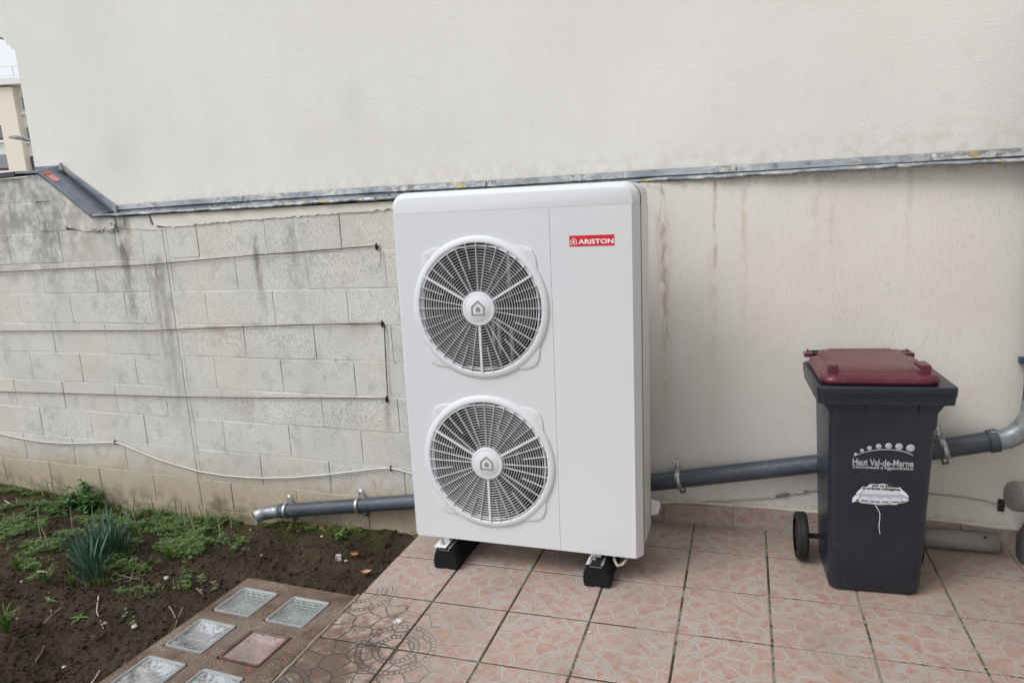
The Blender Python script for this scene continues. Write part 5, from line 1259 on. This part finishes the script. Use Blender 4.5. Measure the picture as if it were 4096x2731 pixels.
seedling((1240, 2140), 1, 8, 1.2, 'small weed under the drainpipe'); seedling((1160, 2140), 1, 7, 1.0, 'small weed below the second pipe clamp')
seedling((510, 2360), 0, 3, .8, 'pale two-leaved seedling below the sticks'); seedling((415, 2325), 0, 3, .8, 'pale seedling at the foot of the daffodils')

# sticks: each lies or stands by itself
def stick(a, b_, r, mat, za=0.0, zb=0.0, lab=None, grp='dry sticks lying on the soil', bend=.1, fork=False):
    A = on_ground(a, -.31); A.z = soil_z(A.x, A.y)+.004+za; B = on_ground(b_, -.31); B.z = soil_z(B.x, B.y)+.004+zb
    m_ = MB(); L_ = (B-A).length; md = A.lerp(B, .5)+Vector((random.uniform(-1, 1), random.uniform(-1, 1), .3))*L_*bend*.5
    m_.tube([A-A, A.lerp(md, .5)-A+Vector((0,0,.002)), md-A, md.lerp(B, .5)-A+Vector((0,0,-.002)), B-A], [r, r*.95, r*.85, r*.8, r*.6], 6)
    if fork: m_.tube([md-A, md-A+Vector((random.uniform(-1,1), random.uniform(-1,1), .5))*L_*.3], [r*.7, r*.3], 5)
    o = m_.build('twig', mat, smooth=60); o.location = A; tag(o, lab or 'dry brown twig lying on the dark soil', 'twig', grp)
random.seed(5)
T_, TP = M_TWIG, M_TWIGP
for a, b_, r, m_, lab in (((490, 2290), (532, 2220), .0045, TP, 'bleached forked stick leaning up right of the daffodils'), ((450, 2318), (650, 2280), .0035, T_, 'long brown twig on the heap right of the daffodils'), ((470, 2330), (620, 2285), .003, T_, 'thin brown twig crossing the heap right of the daffodils'),
    ((440, 2300), (560, 2325), .0035, T_, 'brown twig pointing left in the heap'), ((412, 2265), (445, 2310), .0055, T_, 'stout brown stub at the daffodil roots'), ((520, 2320), (545, 2262), .004, T_, 'curved brown stem in the twig heap'),
    ((173, 2483), (275, 2408), .0045, T_, 'straight brown stick left on the bare soil'), ((205, 2455), (192, 2360), .0045, T_, 'brown stick pointing up the bed at the left'), ((395, 2385), (412, 2505), .0032, TP, 'pale slender stick lying in the middle of the soil'),
    ((675, 2415), (705, 2470), .0042, T_, 'forked twig beside the glass slab, thick end'), ((730, 2415), (692, 2505), .0032, T_, 'forked twig beside the glass slab, thin end'), ((640, 2478), (678, 2450), .003, T_, 'short thin twig beside the forked one'),
    ((345, 2731), (395, 2660), .0045, TP, 'pale stick at the bottom of the bed'), ((152, 2297), (208, 2300), .0055, TP, 'short bleached stick left of the daffodils'), ((785, 2345), (815, 2368), .0035, T_, 'reddish twig by a round pebble near the slab'),
    ((1210, 2208), (1292, 2260), .0032, T_, 'brown twig on the soil before the drainpipe'), ((1190, 2240), (1250, 2250), .002, T_, 'thin twig parallel to the drainpipe'), ((110, 2115), (170, 2080), .0035, TP, 'pale stick in the grass at the left'),
    ((360, 2536), (410, 2532), .0025, T_, 'thin twig on the soil in the lower left'), ((140, 2640), (175, 2575), .003, T_, 'dark twig low in the left corner'), ((480, 2660), (500, 2615), .003, T_, 'thin dark twig near the slab edge'),
    ((540, 2393), (570, 2378), .003, TP, 'short pale straw on the bare soil'), ((520, 2372), (570, 2366), .0028, T_, 'short twig below the heap'), ((20, 2008), (60, 2040), .004, TP, 'pale stick at the far left by the wall'), ((630, 2058), (690, 2068), .004, T_, 'brown stem lying along the wall')):
    stick(a, b_, r, m_, lab=lab)
# dead stalks standing in the bed
stalks = [((547, 2105), .19, TP), ((742, 2110), .17, TP), ((785, 2140), .20, TP), ((700, 2150), .12, T_), ((508, 2055), .10, TP), ((580, 2080), .12, T_), ((290, 2120), .20, TP), ((152, 2065), .10, TP), ((68, 2018), .07, TP), ((165, 2165), .12, TP), ((195, 2180), .13, TP),
    ((745, 2025), .13, T_), ((765, 2035), .12, T_), ((775, 2035), .10, T_), ((800, 2040), .13, T_), ((845, 2045), .11, T_), ((868, 2050), .08, T_), ((5, 1985), .11, T_), ((20, 2000), .14, T_), ((60, 2095), .10, TP), ((100, 2045), .10, T_), ((225, 1985), .13, T_), ((205, 1990), .15, T_), ((670, 2010), .12, T_), ((570, 2005), .13, T_), ((640, 2130), .10, T_), ((880, 2155), .11, TP), ((925, 2100), .08, TP), ((175, 1985), .12, TP), ((455, 1990), .09, T_)]
for i, (q, L_, mt) in enumerate(stalks):
    g = on_ground(q, -.31); g.y = min(g.y, -.03); g.z = soil_z(g.x, g.y)-.01; b = MB(); dx, dy = random.uniform(-.25, .25), random.uniform(-.12, .12)
    b.tube([(0,0,0), (dx*L_*.5+random.uniform(-.006,.006), dy*L_*.5, L_*.5), (dx*L_, dy*L_, L_)], [.0032, .0028, .0020], 6)
    if i % 4 == 0: b.tube([(dx*L_*.6, dy*L_*.6, L_*.6), (dx*L_*.6+random.choice((-1,1))*.03, 0, L_*.85)], [.002, .001], 5)
    o = b.build('dead_stalk', mt, smooth=60); o.location = g
    where = 'left of the daffodils' if q[0] < 340 else ('behind the daffodils' if q[0] < 600 else ('right of the green weed mat' if q[0] > 820 else 'between the daffodils and the drainpipe'))
    ht = 'tall' if L_ > .14 else ('knee of' if False else ('medium' if L_ > .105 else 'short'))
    ht += (' leaning right' if dx > .08 else ' leaning left' if dx < -.08 else ' upright')+(' forked' if i % 4 == 0 else '')
    where = where.replace('right of the green weed mat', 'right of the green mat').replace('between the daffodils and the drainpipe', 'right of the daffodils')
    where = 'at the far left' if q[0] < 100 else where
    tag(o, '%s %s stalk %s, %s the wall' % (ht, 'bleached' if mt is TP else 'dark brown', where, 'close to' if q[1] < 2050 else 'away from'), 'stalk', 'dead stalks standing in the bed')
# pebbles and litter
def pebble(q, r, lab, mat=None, z=-.31, flat=.6):
    g = on_ground(q, z); b = MB(); rr_ = random.Random(int(q[0]*7+q[1]))
    n_ = 8; b.loft([[Vector((math.cos(6.28*k_/n_)*r*s_*rr_.uniform(.85, 1.15), math.sin(6.28*k_/n_)*r*s_*.8*rr_.uniform(.85, 1.15), r*flat*h_)) for k_ in range(n_)] for s_, h_ in ((.5, -.9), (.95, -.4), (1, .1), (.75, .6), (.3, .85))])
    o = b.build('pebble', mat or M_STONE, smooth=50); o.location = (g.x, g.y, soil_z(g.x, g.y)+r*.3); tag(o, lab, 'pebble', 'pebbles on the soil'); return o
M_STR = plain('reddish_stone', (0.30, 0.13, 0.085), .85, var=.3, bumpd=.002); M_STP = plain('pale_stone', (0.45, 0.40, 0.33), .85, var=.2, bumpd=.002)
for q, r, mt, lab in (((1290, 2132), .020, M_STR, 'reddish broken stone below the drainpipe'), ((1290, 2158), .014, M_STP, 'pale stone in front of the reddish one'), ((1282, 2112), .010, M_STP, 'small pale stone behind the reddish one'), ((1372, 2112), .010, plain('yellow_stone', (.5, .33, .06)), 'small yellow chip near the wall'),
    ((1240, 2118), .010, M_STP, 'small grey stone under the second clamp'), ((538, 2500), .016, M_STP, 'white oval pebble on the bare soil'), ((800, 2350), .013, M_STONE, 'round brown pebble by the reddish twig'), ((665, 2308), .016, M_STP, 'flat tan stone right of the twig heap'),
    ((250, 2635), .012, M_STP, 'yellowish pebble low in the left corner'), ((95, 2660), .008, M_STP, 'tiny pale pebble in the lower left corner'), ((88, 2325), .011, M_STP, 'pink-white pebble left of the daffodils'), ((420, 2485), .013, M_STONE, 'brown pebble above the pale slender stick'),
    ((245, 2190), .014, M_STP, 'flat pale stone left of the daffodils'), ((1000, 2105), .008, M_STP, 'small stone under the pipe outlet'), ((775, 2175), .009, M_STP, 'pale pebble at the edge of the green mat'), ((220, 2020), .015, M_STP, 'whitish stone in the green mat near the wall'), ((70, 2478), .010, M_STONE, 'tan leaf-shaped stone at the left'), ((905, 2195), .014, M_STONE, 'dark clod right of the green mat'),
    ((1048, 2230), .008, M_STP, 'pale chip above the slab'), ((698, 2357), .006, M_STP, 'tiny orange chip left of the slab')):
    pebble(q, r, lab, mt)
def curl(name, q, L_, w_, mat, lab, cat, z=-.31, lift=.006, rz=0.0, grp=None):
    g = on_ground(q, z); m = MB(); vv = []; n_ = 8
    for i in range(n_+1):
        for j in range(5):
            t = i/n_; s_ = (j/4-.5)*w_*math.sin(math.pi*min(max(t, .06), .94)); vv.append((L_*(t-.5), s_, .5*abs(s_)+.9*L_*(t-.5)**2))
    m.add(vv, [(i*5+j, i*5+j+1, (i+1)*5+j+1, (i+1)*5+j) for i in range(n_) for j in range(4)])
    o = m.build(name, mat, smooth=60); o.location = (g.x, g.y, (soil_z(g.x, g.y) if z < -.1 else 0)+lift); o.rotation_euler = (0, 0, rz); tag(o, lab, cat, grp); return o
curl('dead_leaf', (1420, 2248), .05, .035, M_LEAFD, 'orange-brown curled dead leaf on the soil by the white scrap', 'leaf', lift=.012)
curl('dead_leaf', (1467, 2315), .055, .035, plain('tan_leaf', (.50, .27, .17), .7), 'pinkish tan dead leaf on the soil next to the terrace corner', 'leaf', rz=.5, lift=.02)
curl('dead_leaf', (1628, 2430), .035, .009, plain('golden_leaf', (.45, .19, .05), .6), 'small golden leaf curl lying on the tiles', 'leaf', z=0, rz=1.4, lift=.003)
curl('dead_leaf', (270, 2205), .05, .02, plain('mauve_scrap', (.16, .14, .25), .6), 'mauve leaf-shaped scrap left of the daffodils', 'leaf', rz=.3, lift=.02)
g = on_ground((1360, 2262), -.31); sc_ = empty('white_scrap', 'small white rectangular piece of plastic standing in the soil', 'litter', (g.x, g.y, soil_z(g.x, g.y)), R(20))
b = MB(); b.box((-.014, -.004, -.002), (.012, .004, .034)); b.box((-.017, -.010, -.002), (-.0141, .008, .030)); bevel(b.build('piece', M_PAPER, sc_), .001, 1)
curl('white_chip', (1385, 2268), .022, .02, M_STP, 'cream chip lying beside the white plastic piece', 'litter', lift=.01)
g = on_ground((1592, 2488)); ftm = MB()
random.seed(3)
for i in range(60):
    a = random.random()*6.28; L_ = random.uniform(.008, .020); ca, sa = math.cos(a), math.sin(a); ftm.add([(0,0,.001), (ca*L_-sa*.0012, sa*L_+ca*.0012, .002+random.random()*.006), (ca*L_+sa*.0012, sa*L_-ca*.0012, .002+random.random()*.006)], [(0,1,2)])
o = ftm.build('feather', M_WPRINT); o.location = (g.x, g.y, .001); tag(o, 'fluffy white down feather on the dirty corner tiles', 'feather')
b = MB(); b.tube([(0,0,0), (.012, .006, .001)], .002, 6); o = b.build('plastic_stub', M_WPRINT); o.location = on_ground((2350, 2530))+Vector((0,0,.003)); tag(o, 'tiny white plastic stub lying on a tile joint in front', 'litter')
# moss in the tile joints
random.seed(9); b = MB()
for (c_, r_a, r_b, n_) in ((1, -2, 2.4, 260), (4, -3, 2.8, 240), (6, -2, 2.6, 260), (2, -1, 0, 60)):
    for i in range(n_):
        r_ = random.uniform(r_a, r_b)
        if mnoise.noise(Vector((c_*5, r_*3.1, 0))) < -.05: continue
        q = grid(c_, r_)+Vector((random.uniform(-.002,.002), 0, -.002)); clump(b, q, random.uniform(.0015, .0032), 5)
tag(b.build('joint_moss', M_MOSS, smooth=60), 'dark moss growing in the joints between the tiles', kind='stuff')

# ================================================================== BACKGROUND
def far(p, D): return CAM + ray(p)*D
fn_ = Vector((-.37, .93, 0)).normalized(); fe = Vector((.93, .37, 0)).normalized()
Pb = far((40, 450), 42)
bd = empty('apartment_building', 'cream and beige apartment block seen beyond the wall at the left', 'building', (Pb.x, Pb.y, -.7))
BO = Vector((Pb.x, Pb.y, -.7))
def onb(p, dep=0.0):
    q = on_plane(p, Pb+fn_*dep, fn_)-BO; return q.dot(fe), q.z
def bbox_(name, mat, x0_, x1_, z0_, z1_, d0, d1, parent=None):
    b = MB(); vv = []
    for z_ in (z0_, z1_):
        for x_, d_ in ((x0_, d0), (x1_, d0), (x1_, d1), (x0_, d1)): vv.append(fe*x_+fn_*d_+Vector((0, 0, z_)))
    b.add(vv, [(0,3,2,1),(4,5,6,7),(0,1,5,4),(1,2,6,5),(2,3,7,6),(3,0,4,7)]); return b.build(name, mat, parent or bd)
xL, zR = onb((0, 350)); xa_, _ = onb((17, 448)); xb_, _ = onb((88, 455)); xc_, _ = onb((400, 455))
bbox_('wall', M_BW, xL-14, xc_, 0, zR, .0, 12)
bbox_('stair_bay', M_BB, xa_, xb_, 0, zR-.12, -.5, -.005)
bbox_('parapet', M_BW, xL-14.2, xc_+.2, zR+.003, zR+.35, -.7, 12.2)
def win(a, b_, kind_, dep=0.0):
    x0_, z1_ = onb(a, dep); x1_, z0_ = onb(b_, dep)
    f = bbox_('window', M_BROWN if kind_ != 'shut' else M_BW, x0_, x1_, z0_, z1_, dep-.06, dep-.004)
    if kind_ == 'shut' or kind_ == 'brownshut':
        bbox_('shutter', M_SHUT, x0_+.06, x1_-.06, z0_+.16, z1_-.02, dep-.09, dep-.061, f)
    else:
        n_ = 2
        for i in range(n_): xx0 = x0_+(x1_-x0_)*i/n_+.10; xx1 = x0_+(x1_-x0_)*(i+1)/n_-.08; bbox_('pane', M_PANE, xx0, xx1, z0_+.12, z1_-.12, dep-.075, dep-.061, f)
    bbox_('sill', M_BW, x0_-.1, x1_+.1, z0_-.14, z0_-.003, dep-.2, dep-.004, f)
win((-90, 388), (5, 442), 'pane'); win((-70, 507), (27, 561), 'pane'); win((-30, 622), (50, 682), 'brownshut')
win((84, 389), (150, 448), 'shut'); win((103, 510), (170, 562), 'shut'); win((123, 627), (185, 700), 'pane')
x0_, z0_ = onb((43, 338)); x1_, _ = onb((70, 338)); bbox_('chimney', M_BW, x0_+.1, x1_-.1, zR+.36, zR+.65, 1, 2); bbox_('chimney_cap', M_ROOFD, x0_, x1_, zR+.653, zR+.9, .9, 2.1)
x0_, _ = onb((71, 338)); x1_, _ = onb((90, 338)); bbox_('chimney', M_BB, x0_, x1_, zR+.36, zR+1.35, 1.5, 2.5); bbox_('chimney_cap', M_ROOFD, x0_-.1, x1_+.1, zR+1.353, zR+1.6, 1.4, 2.6)
b = MB()
for z_ in (.75, 1.25): b.tube([fe*(xL-12)+fn_*.5+Vector((0,0,zR+z_)), fe*(xc_)+fn_*.5+Vector((0,0,zR+z_))], .025, 5)
for i in range(14): b.tube([fe*(xL-6+i*1.1)+fn_*.5+Vector((0,0,zR+.36)), fe*(xL-6+i*1.1)+fn_*.5+Vector((0,0,zR+1.25))], .025, 5)
b.build('roof_railing', plain('railing_paint', (.55, .56, .57), .5), bd)
# street lamp
q0, q1 = far((38, 551), 20), far((104, 559), 20); lp = empty('street_lamp', 'grey street lamp head reaching in front of the apartment block', 'street lamp', (q1.x+2.2, q1.y+.9, -.7))
d_ = (q1-q0); ln = d_.length; dx_ = d_.normalized()
b = MB(); rings = []
for i in range(11):
    t = i/10; wdt = math.sin(math.pi*min(.97, max(.06, t*.9+.06)))**.6
    c_ = q0.lerp(q1, t)-lp.location; rings.append([c_+Vector((0, 0, (math.sin(a) if math.sin(a) > 0 else math.sin(a)*.35)*.085*wdt))+fn_*math.cos(a)*.12*wdt for a in [k_*math.pi/8 for k_ in range(16)]])
b.loft(rings); b.build('lamp_head', M_LAMP, lp, smooth=50)
b = MB(); b.tube([q1-lp.location-dx_*.05, q1-lp.location+dx_*1.0+Vector((0,0,-.02)), Vector((-.25, -.1, q1.z+.7-.25)), Vector((0,0,q1.z+.7-.7)), Vector((0,0,0))], [.045, .045, .05, .06, .09], 12); b.build('pole', M_LAMP, lp, smooth=50)
